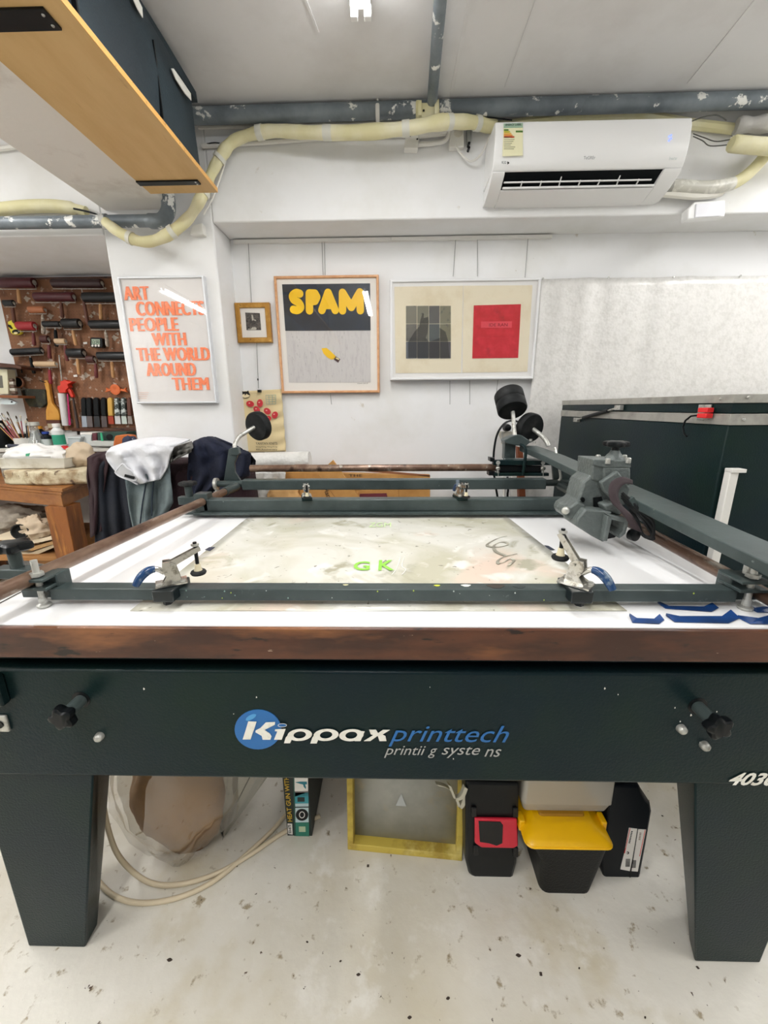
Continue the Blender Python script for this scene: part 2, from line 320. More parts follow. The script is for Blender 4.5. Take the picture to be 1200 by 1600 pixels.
yl = M('label_paper', 'E8E4BE', .5)
def dec(name, px, mat, par, Y, d=.0015): return MB().ppx(px, Y-d, Y).build(name, mat, par, flat=True)
LB = dec('energy_label', [(787, 193), (817, 192), (817, 243), (785, 244)], yl, g, 1.998)
dec('label_header', [(787, 193), (817, 192), (817, 199), (787, 200)], M('label_green', '9DB9A0', .5), LB, 1.9965)
tpx('lettering', 'ENERGY LABEL', M('ink_dark', '1B2B33', .6), LB, 790, 193.5, 815, 196.5, 1.9948, bold=.02)
for i, (c, w) in enumerate((('4E7A2A', 8), ('B7B32A', 10), ('E2B24A', 12), ('D9822E', 14), ('B8401F', 17))):
    y = 203+i*2.7; dec('rating_bar', [(787.5, y-1), (787.5+w-2, y-1), (787.5+w, y), (787.5+w-2, y+1), (787.5, y+1)], M('rate%d' % i, c, .5), LB, 1.9965)
dec('rating_mark', [(806, 204), (817, 204), (817, 206.5), (806, 206.5)], M('rate0', '4E7A2A', .5), LB, 1.9965)
for i in range(7): dec('text_line', [(787.5, 214+i*3), (797+(i*7) % 9, 214+i*3), (797+(i*7) % 9, 214.8+i*3), (787.5, 214.8+i*3)], M('label_ink', 'A9A68C', .6), LB, 1.9965)
tpx('lettering', 'TeGREr', M('ac_logo', '7E8083', .4), g, 912, 244, 930, 249, 2.003)
dec('arrow_mark', [(793, 252), (796, 254.5), (793, 257)], blackp, g, 2.005)
tpx('lettering', 'R32', M('ink_dark', '1B2B33', .6), g, 784, 252, 791, 256, 2.005)
for p in ((1048, 213), (1051, 216), (1048, 219), (1051, 211)): MB().ppx(ell(p[0]-2, p[1], 1.2, 1.2, 8), 1.995, 1.999).build('indicator', M('led', '7C90F0', .4, emit=1.5), g)
tpx('lettering', 'Inverter', M('ac_logo2', 'B5C2C0', .4), g, 1046, 245, 1058, 250, 2.004)
# hoses at the right of the unit
g = thing('refrigerant_hose', tuple(at(1120, 290, Y=2.15)), 'cream foam hose with clear tape leaving the lower right of the air conditioner', 'hose')
pth = spx([(1035, 292, 2.16), (1060, 291, 2.15), (1100, 293, 2.15), (1140, 288, 2.15), (1165, 275, 2.15), (1190, 250, 2.15), (1215, 215, 2.15), (1260, 180, 2.15)], 6)
k = len(pth); MB().tube(pth[:20], .026, 12).build('tape_wrap', M('clear_tape', 'CBC9BE', .25, var=[('E6E4DA', 20, .5, .6)]), g)
MB().tube(pth[:5], .027, 12).build('silver_tape', silver, g); MB().tube(pth[19:], .025, 12).build('foam_sleeve', cream, g)
conduit_run('white corrugated drain hose below the taped refrigerant hose', [(1020, 300, 2.17), (1050, 303, 2.16), (1085, 306, 2.16), (1112, 304, 2.17), (1128, 300, 2.18)], .016, M('drain_white', 'EDEAE0', .4), nm='drain_hose', cat='hose')
g = thing('refrigerant_hose', tuple(at(1180, 228, Y=2.15)), 'thick cream hose running off right at the level of the air conditioner', 'hose')
MB().tube(spx([(1142, 224, 2.08), (1160, 226, 2.08), (1200, 229, 2.08), (1290, 233, 2.08)], 4), [.026]+[.030]*12, 12).build('foam_sleeve', cream, g)
g = thing('pipe_lagging', tuple(at(1150, 190, Y=2.14)), 'lumpy silver-taped lagging under the grey pipe at upper right', 'pipe')
MB().tube(spx([(1150, 197, 2.15), (1175, 195, 2.14), (1210, 193, 2.14), (1290, 188, 2.14)], 5), [.030+.004*math.sin(i) for i in range(16)], 12).build('tape_wrap', M('lag_tape', 'B9B7B2', .5, bump=(30, .5)), g)
conduit_run('cream foam pipe behind the top edge of the air conditioner', [(770, 199, 2.178), (850, 189, 2.178), (900, 184, 2.178), (1000, 182, 2.178), (1080, 194, 2.178), (1150, 202, 2.178)], .020, cream, nm='foam_pipe', cat='pipe')
for lbx, pts in (('upper thin grey wire right of the air conditioner', [(1083, 209, 2.16), (1100, 215, 2.14), (1120, 221, 2.13), (1150, 216, 2.11)]),
                 ('lower thin grey wire right of the air conditioner', [(1083, 213, 2.16), (1098, 220, 2.14), (1110, 228, 2.14), (1140, 226, 2.12)]),
                 ('black wire arching over the lagging right of the air conditioner', [(1080, 190, 2.15), (1098, 183, 2.11), (1120, 180, 2.10), (1135, 188, 2.12)])):
    conduit_run(lbx, pts, .0022, M('wire_grey', '5A5A55', .5), nm='wire', cat='cable')
g = thing('wall_sensor', tuple(at(1104, 328, Y=2.16)), 'white plastic box with glossy front under the air conditioner hoses', 'sensor')
MB().ppx([(1075, 326), (1086, 315), (1134, 312), (1133, 338), (1074, 343)], 2.155, 2.2).build('housing', white, g, bevel=.005)
MB().ppx([(1088, 318), (1133, 315), (1131, 333), (1127, 337), (1086, 340)], 2.150, 2.157).build('cover', M('white_gloss', 'F4F4FA', .08), g, bevel=.003)
# ================================================================== PLYWOOD SHELF AND BLACK CASE
g = thing('plywood_shelf', (-.9, .8, 2.12), 'pale plywood board fixed to the ceiling beam with black steel strips', 'shelf')
MB().box((-1.044, -1.6, 2.118), (-.752, 2.0, 2.136)).build('board', ply, g, bevel=.001)
MB().box((-.7519, -1.6, 2.1185), (-.7505, 2.0, 2.1355)).build('board_edge', plyed, g)
def strip(yc, x0, x1, w):
    MB().box((x0, yc-w/2, 2.112), (x1, yc+w/2, 2.118)).build('steel_strip', blackp, g, bevel=.001)
    for xx, yy in ((x1-.012, yc-w*.25), (x1-.012, yc+w*.25)): MB().lathe((xx, yy, 2.112), (0, 0, -1), [(.004, 0), (.003, .002)], 8).build('screw', zinc, g)
pa = at(92, 46, Z=2.112); pb = at(0, 16, Z=2.112); pc = at(0, 42, Z=2.112)
strip((at(60, 19, Z=2.112).y+at(80, 45, Z=2.112).y)/2, -1.044, at(84, 33, Z=2.112).x, .055)
strip(at(270, 287, Z=2.112).y, -1.044, at(313, 288, Z=2.112).x, .03)
g = thing('fabric_case', (-.9, 1.4, 2.14), 'long black fabric case with white handles lying on the plywood shelf', 'case')
cloth = M('black_canvas', '18242B', .7, bump=(150, .2), var=[('203038', 3, .4, .7)])
def cs(u, v):
    y = -.6+u*2.53; z = 2.138+v*.30; bul = .012*math.sin(math.pi*v)+.008*math.sin(u*17)*v
    return Vector((-.795+bul, y, z))
b_ = MB(); NU, NV = 24, 8
rings = []
for i in range(NU+1):
    u = i/NU; y = -.6+u*2.53; hh = .298+.018*math.sin(u*9)-.02*(u > .97)
    wv = .01*math.sin(u*23)
    rings.append([(-1.03, y, 2.14), (-.80, y, 2.14), (-.785, y, 2.155), (-.783+wv, y, 2.14+hh*.5), (-.79+wv*.6, y+.005, 2.14+hh*.93), (-.80, y, 2.14+hh), (-1.03, y, 2.14+hh+.01)])
b_.loft(rings).build('case_body', cloth, g, bevel=.004)
lid = MB(); rr = []
for i in range(NU+1):
    u = i/NU; y = -.6+u*2.56; hh = .318+.018*math.sin(u*9)
    rr.append([(-1.03, y, 2.14+hh-.05), (-.776+.012*math.sin(u*12), y, 2.14+hh-.055), (-.785, y, 2.14+hh-.02), (-.83, y, 2.14+hh), (-1.03, y, 2.14+hh+.004)])
lid.loft(rr).build('lid_flap', cloth, g)
MB().box((-.786, -.6, 2.138), (-.774, 1.935, 2.150)).build('bottom_piping', cloth, g, bevel=.003)
for y in (1.63, 1.25): MB().box((-.786, y, 2.15), (-.7745, y+.006, 2.38)).build('seam', blackp, g)
wtape = M('white_tape', 'ECEAE2', .6)
for q in ([(267, 107), (270, 107), (285, 128), (297, 146), (298, 157), (288, 146), (274, 124)], [(206, -4), (213, -4), (221, 12), (222, 28), (214, 14)]):
    MB().prism([at(x, y, X=-.772) for x, y in q], (.003, 0, 0)).build('white_handle_tape', wtape, g)
# ================================================================== PICTURES
rail = thing('picture_rail', (0, 2.39, 2.066), 'white picture rail under the bulkhead with thin hanging wires', 'rail')
a = at(365, 378, Y=2.395); b = at(862, 370, Y=2.395)
MB().box((a.x, 2.385, a.z-.008), (at(611, 374, Y=2.395).x-.001, 2.41, a.z+.008)).build('rail_length', conduit, rail, bevel=.002)
MB().box((at(611, 374, Y=2.395).x+.001, 2.385, a.z-.008), (b.x, 2.41, a.z+.008)).build('rail_length', conduit, rail, bevel=.002)
wm = M('steel_wire', '8F8F8C', .4, .3)
for xa_, ya_, xb_, yb_ in ((388, 380, 393, 474), (401, 535, 404, 607), (503, 378, 505, 430), (507, 378, 508, 430), (712, 375, 708, 432), (746, 374, 746, 432), (825, 373, 820, 436), (703, 595, 703, 632), (734, 595, 734, 632), (778, 594, 775, 620), (516, 614, 518, 632)):
    MB().tube([at(xa_, ya_, Y=2.398), at(xb_, yb_, Y=2.398)], .0017, 6).build('hanging_wire', wm, rail)
def picture(label, px, Y, fw_, depth, fmat, px_mat, matm, cat='picture', glass=True):
    """px: outer corners (tl, tr, br, bl) ; rectangular frame built upright at depth Y (front face)"""
    c = [at(x, y, Y=Y) for x, y in px]
    x0 = (c[0].x+c[3].x)/2; x1 = (c[1].x+c[2].x)/2; z1 = (c[0].z+c[1].z)/2; z0 = (c[2].z+c[3].z)/2
    g = thing('framed_picture', ((x0+x1)/2, Y+depth, z0), label, cat)
    ins = [(0, depth), (0, .003), (.003, 0), (fw_-.003, 0), (fw_, .003), (fw_, .010)]
    def rect(i, yy): return [(x0+i, Y+yy, z0+i), (x1-i, Y+yy, z0+i), (x1-i, Y+yy, z1-i), (x0+i, Y+yy, z1-i)]
    b = MB(); b.loft([rect(i, yy) for i, yy in ins], cap=False); b.build('frame', fmat, g, ang=20)
    MB().box((x0+fw_-.002, Y+.010, z0+fw_-.002), (x1-fw_+.002, Y+depth-.001, z1-fw_+.002)).build('mount_board', matm, g)
    if glass: MB().add([(x0+fw_, Y+.004, z0+fw_), (x1-fw_, Y+.004, z0+fw_), (x1-fw_, Y+.004, z1-fw_), (x0+fw_, Y+.004, z1-fw_)], [(0, 1, 2, 3)]).build('glass', GL, g)
    return g, (x0, x1, z0, z1)
# orange text poster
YP = 2.168
g, bx = picture('tall white-framed poster of orange slanted capitals hung on the column', [(180, 432), (316, 430), (340, 630), (215, 631)], YP, .010, .032, M('alu_frame', 'D9DBDE', .35, .2), None, M('poster_paper', 'E4E0DD', .75))
org = M('orange_ink', 'FB7E48', .7, var=[('FF9668', 120, .4, .6)])
Yt = YP+.0085
for s_, a0, a1, b0, b1 in (('ART', 137, 288, 190, 275), ('CONNECTS', 215, 632, 283, 372), ('PEOPLE', 175, 470, 385, 470), ('WITH', 315, 520, 480, 560), ('THE WORLD', 220, 668, 572, 655), ('AROUND', 278, 580, 668, 750), ('THEM', 443, 662, 760, 838)):
    tpx('lettering', s_, org, g, 160+a0/4, 400+b0/4, 160+a1/4, 400+b1/4, Yt, bold=0, spacing=1.08, fat=.0050)
for i in range(4): dec('small_print', [(216, 613+i*3), (232-i, 613+i*3), (232-i, 613.7+i*3), (216, 613.7+i*3)], M('pale_ink', 'E0BFAE', .8), g, Yt)
# SPAM print
YP = 2.375
oak = M('light_oak', 'D9A679', .5, stretch=(2, 2, 2), var=[('C99062', 20, .4, .7)])
g, bx = picture('square oak-framed print reading SPAM in yellow on navy', [(427, 430), (592, 430), (593, 614), (440, 614)], YP, .013, .03, oak, None, M('mount', 'F0EBE3', .8))
def s6(pts, ox=420, oy=425, k=6.6667): return [(ox+x/k, oy+y/k) for x, y in pts]
P1 = dec('print', s6([(140, 128), (1055, 118), (1062, 1150), (210, 1152)]), M('print_grey', 'D2CECB', .8, var=[('C6C1C0', 30, .5, .7), ('9C9896', 60, .68, .72)], stretch=(3, 1, .6)), g, YP+.0098)
dec('navy_field', s6([(138, 128), (1055, 118), (1060, 608), (172, 612)]), M('navy_ink', '0E1A27', .5, var=[('152435', 12, .45, .6)]), P1, YP+.008)
yel = M('yellow_ink', 'F3C300', .55)
Yt = YP+.0055
outl = M('ink_black', '0E1218', .5)
def stroke(pts, r, name='letter_stroke', mat=yel, Yv=None, par=None):       # round-ended stroke letters in picture coordinates
    Yv = Yv or Yt
    P = [at(x, y, Y=Yv) for x, y in s6(pts)]; P = [Vector((p.x, Yv, p.z)) for p in P]; rw = r/6.6667*2.36/F*1.02
    b = MB(); P = [p+Vector((0, -.00004*i, 0)) for i, p in enumerate(P)]
    for i in range(len(P)-1):
        a, c = P[i]-Vector((0, .00002, 0)), P[i+1]-Vector((0, .00006-.00004*0, 0)); c.y = a.y; d = (c-a).normalized(); nn = Vector((-d.z, 0, d.x))*rw
        b.prism([a+nn, a-nn, c-nn, c+nn], (0, -.0006, 0))
    for p in P: b.prism([p+Vector((math.cos(t)*rw, 0, math.sin(t)*rw)) for t in [2*math.pi*k/16 for k in range(16)]], (0, -.0006, 0))
    return b
LET = {'S': [[(322, 226), (285, 218), (248, 248), (262, 290), (312, 320), (332, 368), (300, 398), (258, 392)]],
       'P': [[(424, 402), (422, 222)], [(422, 222), (480, 224), (500, 262), (480, 302), (424, 304)]],
       'A': [[(553, 398), (617, 216), (692, 398)], [(585, 345), (655, 345)]],
       'M': [[(768, 402), (768, 216), (860, 366), (948, 212), (953, 400)]]}
for ch, sts in LET.items():
    for rad, nm, mt, yy in ((39, 'letter_outline', outl, Yt+.0012), (35, 'letter', yel, Yt)):
        b = MB()
        for si, st in enumerate(sts):
            q = st if ch not in 'S' else [tuple(v)[:2] for v in spline([(x, y, 0) for x, y in st], 4)]
            b2 = stroke(q, rad, Yv=yy-.00045*si); b.add(b2.v, b2.f)
        b.build(nm, mt, P1, flat=True)
dec('brush_bristles', s6([(548, 795), (600, 790), (650, 830), (697, 878), (680, 905), (655, 913), (610, 890), (570, 850)]), yel, P1, YP+.008)
dec('brush_ferrule', s6([(697, 878), (745, 908), (722, 945), (678, 912)]), M('ferrule', '4A2B28', .6), P1, YP+.008)
dec('ferrule_band', s6([(703, 888), (735, 905), (728, 917), (696, 900)]), M('ferrule2', 'E9DCA0', .6), P1, YP+.0068)
for i in range(70):
    x = random.uniform(190, 1040); y = random.uniform(640, 1130); l = random.uniform(8, 30)
    dec('brush_fleck', s6([(x, y), (x+3, y), (x+6, y+l), (x+4, y+l)]), M('fleck', 'A9A5A2', .8), P1, YP+.008) if i < 45 else None
tpx('signature', 'xmmm cmk 25', M('pencil', '6C6A68', .8), g, 558, 598, 575, 600, YP+.0085, shear=.3)
# little gilt frame
YP = 2.378
gilt = M('gilt_wood', 'A8782A', .4, .25, var=[('C79A4A', 30, .5, .7), ('7B521B', 60, .6, .7)])
g, bx = picture('small gilt-framed dark etching hung by a wire', [(366, 472), (421, 473), (424, 536), (371, 534)], YP, .026, .028, gilt, None, M('mount', 'F0EBE3', .8))
def s17(pts): return [(360+x/17.143, 465+y/17.143) for x, y in pts]
E1 = dec('etching', s17([(395, 400), (785, 415), (822, 868), (432, 868)]), M('etching_ink', '3A332F', .8, var=[('6E655D', 26, .45, .6), ('211D1B', 50, .5, .6)]), g, YP+.0095)
et = M('etching_light', 'C9C3B6', .8, var=[('8B8379', 40, .5, .6)])
dec('pale_form', s17([(560, 462), (600, 460), (615, 550), (680, 600), (690, 630), (600, 600), (580, 625)]), et, E1, YP+.0078)
dec('pale_form', s17([(480, 830), (560, 830), (590, 790), (670, 780), (700, 820), (690, 862), (470, 862)]), et, E1, YP+.0078)
# diptych
YP = 2.35
g, bx = picture('wide white-framed pair of prints, one grey grid and one red', [(608, 437), (845, 433), (834, 592), (611, 594)], YP, .013, .055, M('white_frame', 'E9E9E9', .4), None, M('mount2', 'EDEBE8', .8))
def s5(pts): return [(610+x/5, 440+y/5) for x, y in pts]
Yp = YP+.0096
sh1 = dec('paper_sheet', s5([(30, 40), (568, 32), (552, 712), (40, 716)]), creamp, g, Yp)
sh2 = dec('paper_sheet', s5([(572, 32), (1110, 28), (1070, 704), (562, 712)]), creamp, g, Yp)
cols = [['7E7B6E', '7A7869', '5F5E5B', '7F7C68'], ['6E6B64', '78766A', '565C5B', '77745F'], ['5E6268', '4E5257', '524F52', '5A5758']]
xs_ = [120, 208, 300, 386, 474]; ys_ = [188, 330, 468, 603]
for r_ in range(3):
    for c_ in range(4):
        dec('printed_panel', s5([(xs_[c_]+2, ys_[r_]+2), (xs_[c_+1]-2, ys_[r_]+1), (xs_[c_+1]-2, ys_[r_+1]-3), (xs_[c_]+2, ys_[r_+1]-2)]), M('pp%d%d' % (r_, c_), cols[r_][c_], .8, var=[('4B4A48', 40, .56, .72)]), sh1, Yp-.0018)
figm = M('figure_ink', '4A4846', .8, alpha=.28)
dec('printed_figure', s5([(140, 470), (190, 390), (225, 350), (235, 300), (250, 245), (262, 250), (260, 285), (295, 275), (300, 310), (290, 400), (275, 440), (300, 470), (385, 440), (385, 360), (430, 390), (450, 460), (462, 595), (140, 595)]), figm, sh1, Yp-.0034)
redm = M('red_ink', 'BE0018', .65, var=[('CC1A2C', 22, .45, .62), ('A00010', 12, .55, .7)])
rd = dec('red_print', s5([(652, 186), (1020, 176), (998, 596), (640, 600)]), redm, sh2, Yp-.0018)
dec('pink_band', s5([(710, 312), (950, 310), (948, 360), (708, 362)]), M('red_pale', 'DB4350', .7), rd, Yp-.0034)
a = s5([(770, 326)])[0]; b = s5([(915, 350)])[0]
tpx('lettering', 'IDE RAN', M('ink_maroon', '7A1420', .7), rd, a[0], a[1], b[0], b[1], Yp-.005)
# tote bag / cloth poster
g = thing('cloth_banner', tuple(at(405, 700, Y=2.40)), 'cream cotton banner with red bean print clipped below the gilt frame', 'banner')
def ban(u, v):
    tl, tr, br, bl = at(369, 612, Y=2.395), at(440, 608, Y=2.395), at(447, 705, Y=2.395), at(374, 707, Y=2.395)
    p = (tl*(1-u)+tr*u)*(1-v)+(bl*(1-u)+br*u)*v
    p.y += -.006*max(0, u-.5)*2*math.sin(v*30+u*4)-.003*math.sin(u*7+v*3); return p
MB().grid(ban, 24, 30).build('cotton_cloth', M('calico', 'E3D0A2', .9, bump=(200, .1)), g, solid=.0015)
Yb = 2.386
def s12(pts): return [(360+x/12, 590+y/12) for x, y in pts]
bean = M('bean_red', 'C92A34', .5, var=[('E06A66', 14, .6, .7)])
for cx, cy, rx, ry, ro in ((370, 493, 75, 57, .3), (552, 480, 56, 74, 0), (493, 600, 72, 52, .8), (690, 630, 72, 55, .7), (832, 702, 55, 68, .4), (712, 765, 52, 50, 0), (560, 850, 60, 50, .2)):
    q = s12([(cx, cy)])[0]; b = dec('printed_bean', ell(q[0], q[1], rx/12, ry/12, 18, ro), bean, g, Yb)
    dec('bean_highlight', ell(q[0]-1.2, q[1]-1.2, 1.3, 1.0, 10), M('bean_hi', 'F0B7AC', .6), b, Yb-.0016)
hd = dec('printed_animal_head', s12([(185, 320), (190, 285), (205, 240), (235, 262), (310, 260), (335, 240), (350, 285), (368, 320), (345, 370), (275, 392), (205, 365)]), M('ink_black2', '25221F', .8), g, Yb)
dec('pale_muzzle', s12([(195, 340), (235, 315), (262, 305), (278, 330), (300, 305), (330, 320), (360, 335), (340, 365), (275, 384), (212, 360)]), M('calico2', 'E8D8B0', .9), hd, Yb-.0016)
dec('nose', s12([(262, 318), (288, 318), (275, 334)]), M('ink_black2', '25221F', .8), hd, Yb-.003)
st_ = M('stamp_blue', '8FA7A0', .8)
for l in ([(665, 330), (850, 325)], [(850, 325), (850, 495)], [(850, 495), (675, 498)], [(675, 498), (665, 330)], [(720, 330), (725, 495)], [(670, 410), (850, 405)], [(785, 328), (788, 495)], [(690, 370), (840, 366)], [(690, 450), (840, 448)]):
    (xa_, ya_), (xb_, yb_) = s12(l); MB().tube([at(xa_, ya_, Y=Yb), at(xb_, yb_, Y=Yb)], .0012, 4).build('stamp_line', st_, g)
ink = M('ink_brown', '4A4136', .8)
for s_, a0, b0, a1, b1 in (('YANYAN KNITS', 475, 1210, 880, 1258), ('Hong Kong, Hong Kong', 480, 1285, 880, 1315), ('6th Anniversary', 485, 1330, 880, 1370)):
    q = s12([(a0, b0), (a1, b1)]); tpx('lettering', s_, ink, g, q[0][0], q[0][1], q[1][0], q[1][1], Yb, bold=.004)
for i, s_ in enumerate(('IYAN', 'KNIT', 'SOIN')):
    q = s12([(165+i*60, 1250)])[0]; p = at(q[0], q[1], Y=Yb)
    if i == 0: text('lettering', 'YANYAN KNITS', ink, g, (p.x+.008, Yb, p.z), (0, 0, 1), (-1, 0, 0), .105, .012)
MB().ppx([(402, 609), (407, 609), (407, 613), (402, 613)], 2.375, 2.40).build('bulldog_clip', blackp, g, bevel=.001)
MB().ball(at(403, 593, Y=2.398), (.004, .004, .007)).build('wire_stop', blackp, g)
# ================================================================== CURTAIN
def curtmat():
    m = M('bubble_foil', 'DEDCD8', .38, .08, bump=(30, .25), var=[('D2D0CB', 40, .45, .65)])
    nt = m.node_tree; N = nt.nodes; L = nt.links
    vo = N.new('ShaderNodeTexVoronoi'); vo.inputs['Scale'].default_value = 75; tc = N.new('ShaderNodeTexCoord'); L.new(tc.outputs['Object'], vo.inputs[0])
    bp = N.new('ShaderNodeBump'); bp.inputs['Strength'].default_value = .35; bp.inputs['Distance'].default_value = .002; bp.invert = True
    L.new(vo.outputs['Distance'], bp.inputs['Height']); L.new(bp.outputs[0], N['Principled BSDF'].inputs['Normal']); return m
g = thing('bubble_foil_curtain', (1.7, 2.36, 1.87), 'silvery bubble foil curtain pinned over the wall behind the dark cabinet', 'curtain')
xc0 = at(846, 433, Y=2.36).x
def cur(u, v):
    x = xc0+u*(2.95-xc0); z = 1.872-v*1.5
    return Vector((x+.004*math.sin(v*9), 2.372+.006*math.sin(x*19+v*.6+2*math.sin(x*5))*(.4+v)+.0015*math.sin(x*47+v*3), z-.004*abs(math.sin(x*6))))
MB().grid(cur, 220, 40).build('foil_sheet', curtmat(), g, solid=.002)
for i in range(7): MB().lathe((xc0+.01+i*.34, 2.366, 1.868), (0, -1, 0), [(.005, 0), (.005, .004)], 8).build('pin', zinc, g)
# ================================================================== SCREEN PRINTING TABLE
T = thing('screen_printing_table', (0, 1.0, 0), 'large dark green steel screen printing table with white bed and hinged rod frame', 'printing table')
def part(b, name, mat, par=T, **k): return b.build(name, mat, par, **k)
BX0, BX1 = -.785, .727
bed = part(MB().box((BX0, .6, .846), (BX1, 1.42, .866)), 'table_bed', whitel, bevel=.002)
fb = part(MB().box((BX0-.012, .595, .802), (BX1+.05, .6205, .8625)), 'edge_board', woodd, bevel=.003)
part(MB().box((BX0-.012, 1.42, .802), (BX1+.012, 1.44, .8625)), 'edge_board', woodd, bevel=.003)
for x in (BX0-.012, BX1): part(MB().box((x, .6205, .802), (x+.012, 1.42, .8625)), 'edge_board', woodd, bevel=.002)
part(MB().bar((-.742, .64, .8662), (-.778, 1.40, .8662), .0035, .001), 'bed_joint', M('joint_dark', '2A1C16', .7), bed)
part(MB().box((BX0, .64, .77), (BX1, 1.38, .846)), 'bed_base', dark)
# front beam, flange, inner channel
beam = part(MB().box((-.87, .62, .517), (.86, .66, .762)), 'front_beam', dark, bevel=.006)
part(MB().box((-.86, .66, .66), (.85, .675, .802)), 'inner_channel', dark)
part(MB().box((-.87, 1.38, .517), (.86, 1.42, .762)), 'rear_beam', dark, bevel=.006)
for x in (-.87, .82): part(MB().box((x, .66, .60), (x+.04, 1.38, .762)), 'side_beam', dark, bevel=.005)
def leg(sx, fy, sg):
    if sx < 0: t = [(-.845, 0), (-.601, 0), (-.618, .036), (-.66, .15), (-.845, .15)]; bt = [(-.858, 0), (-.722, 0), (-.724, .042), (-.76, .09), (-.858, .09)]
    else: t = [(.85, 0), (.585, 0), (.60, .036), (.64, .15), (.85, .15)]; bt = [(.828, 0), (.682, 0), (.697, .037), (.74, .09), (.828, .09)]
    return MB().loft([[(x, fy+sg*y, 0) for x, y in bt], [(x, fy+sg*y, .517) for x, y in t]])
for sx in (-1, 1):
    part(leg(sx, .632, 1), 'leg', dark, bevel=.004); part(leg(sx, 1.41, -1), 'leg', dark, bevel=.004)
# lettering on the beam
YB_ = .62
def bell(cx, cy, rx, ry, mat, name, y=YB_, par=beam, d=.0012, rot=0): return MB().ppx(ell(cx, cy, rx, ry, 32, rot), y-d, y).build(name, mat, par, flat=True)
bl1 = M('decal_blue', '1565A8', .3); bell(403, 1140, 36.5, 31, bl1, 'logo_disc')
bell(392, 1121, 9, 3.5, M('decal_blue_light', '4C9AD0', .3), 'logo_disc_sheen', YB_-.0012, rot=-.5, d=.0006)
lw = M('decal_white', 'ECEAE0', .5, var=[('D9D4C4', 60, .5, .7)])
def kpoly(pts, name='lettering', mat=lw, y=YB_-.0022, d=.0008): return MB().ppx([(360+x/4.615, 1100+yy/4.615) for x, yy in pts], y-d, y).build(name, mat, beam, flat=True)
kpoly([(128, 127), (188, 129), (172, 180), (160, 210), (145, 256), (88, 256), (108, 195)])
kpoly([(255, 134), (322, 131), (320, 150), (245, 188), (285, 215), (296, 235), (288, 258), (232, 258), (225, 230), (180, 204), (182, 192), (215, 175)])
kpoly([(322, 184), (398, 181), (370, 258), (314, 258), (338, 198), (320, 196)])
bell(441, 1133.7, 7, 2.6, lw, 'lettering', YB_-.0022); bell(441, 1133.7, 6, 1.8, bl1, 'i_dot', YB_-.0036)
def ring_letter(cx, cy, rx, ry, ix, iy, tail=None):
    o = [(cx+rx*math.cos(t)+.22*ry*math.sin(-t), cy+ry*math.sin(t)) for t in [2*math.pi*k/28 for k in range(28)]]
    i = [(cx+ix*math.cos(t)+.25*iy*math.sin(-t), cy+iy*math.sin(t)) for t in [2*math.pi*k/28 for k in range(28)]]
    f = lambda P: [at(360+x/4.615, 1100+y/4.615, Y=YB_-.0025) for x, y in P]
    O, I = f(o), f(i); n = 28
    MB().add(O+I, [(k, (k+1) % n, (k+1) % n+n, k+n) for k in range(n)]).build('lettering', lw, beam, flat=True)
    if tail: kpoly(tail)
ring_letter(500, 223, 88, 44, 44, 25, [(430, 205), (455, 230), (430, 283), (386, 283), (398, 245)])
ring_letter(690, 223, 90, 44, 44, 25, [(620, 205), (645, 230), (622, 285), (576, 285), (590, 245)])
ring_letter(872, 225, 88, 44, 42, 25, [(925, 195), (968, 200), (938, 268), (896, 268), (915, 240)])
kpoly([(962, 268), (1008, 268), (1062, 230), (1075, 268), (1125, 268), (1118, 232), (1095, 222), (1150, 188), (1100, 188), (1065, 212), (1050, 187), (1000, 187), (1012, 218), (1030, 226)])
tpx('lettering', 'printtech', bl1, beam, 607, 1133, 795, 1167, YB_-.0012, shear=.35)
tpx('lettering', 'printii', M('decal_grey', 'A9A9A6', .5), beam, 600, 1165, 665, 1184, YB_-.0012, shear=.35)
tpx('lettering', 'g', M('decal_grey', 'A9A9A6', .5), beam, 669, 1169, 683, 1184, YB_-.0012, shear=.35)
tpx('lettering', 'syste', M('decal_grey', 'A9A9A6', .5), beam, 690, 1166, 750, 1184, YB_-.0012, shear=.35)
tpx('lettering', 'ns', M('decal_grey', 'A9A9A6', .5), beam, 757, 1170, 783, 1182, YB_-.0012, shear=.35)
tpx('lettering', '4030', lw, beam, 1139, 1207, 1216, 1227, YB_-.0012, bold=.03, shear=.4)
# knobs and bolts on the beam
for (hx, hy), ln, sg in (((127, 1093), .036, -1), ((1090, 1103), .040, 1)):
    h = at(hx, hy, Y=YB_)
    MB().lathe((h.x, YB_+.001, h.z), (0, -1, 0), [(.017, 0), (.017, .0015), (.0168, .002)], 24).build('hole_rim', blackp, T)
    kb = MB().lathe((h.x, YB_, h.z-.001), (0, -1, 0), [(.0115, 0), (.0115, ln-.008), (.009, ln)], 18).build('knob_stem', frame, T)
    MB().star((h.x, YB_-ln+.004, h.z-.001), (0, -1, 0), .024, .02, 5, .3).build('star_knob', blackp, kb)
for px, py in ((157, 1149), (1063, 1137), (1099, 1163)):
    h = at(px, py, Y=YB_); MB().lathe((h.x, YB_, h.z), (0, -1, 0), [(.0085, 0), (.0085, .004), (.0075, .009), (.004, .012), (.001, .013)], 16).build('dome_bolt', zinc, T)
h = at(6, 1072, Y=YB_); MB().box((h.x-.05, YB_-.018, h.z-.032), (h.x+.008, YB_, h.z+.03)).build('side_bracket', dark, T, bevel=.004)
h = at(4, 1128, Y=YB_); pl = MB().box((h.x-.04, YB_-.006, h.z-.018), (h.x+.014, YB_, h.z+.018)).build('latch_plate', zinc, T, bevel=.002)
MB().lathe((h.x, YB_-.006, h.z), (0, -1, 0), [(.008, 0), (.008, .002)], 14).build('latch_bolt', blackp, pl)
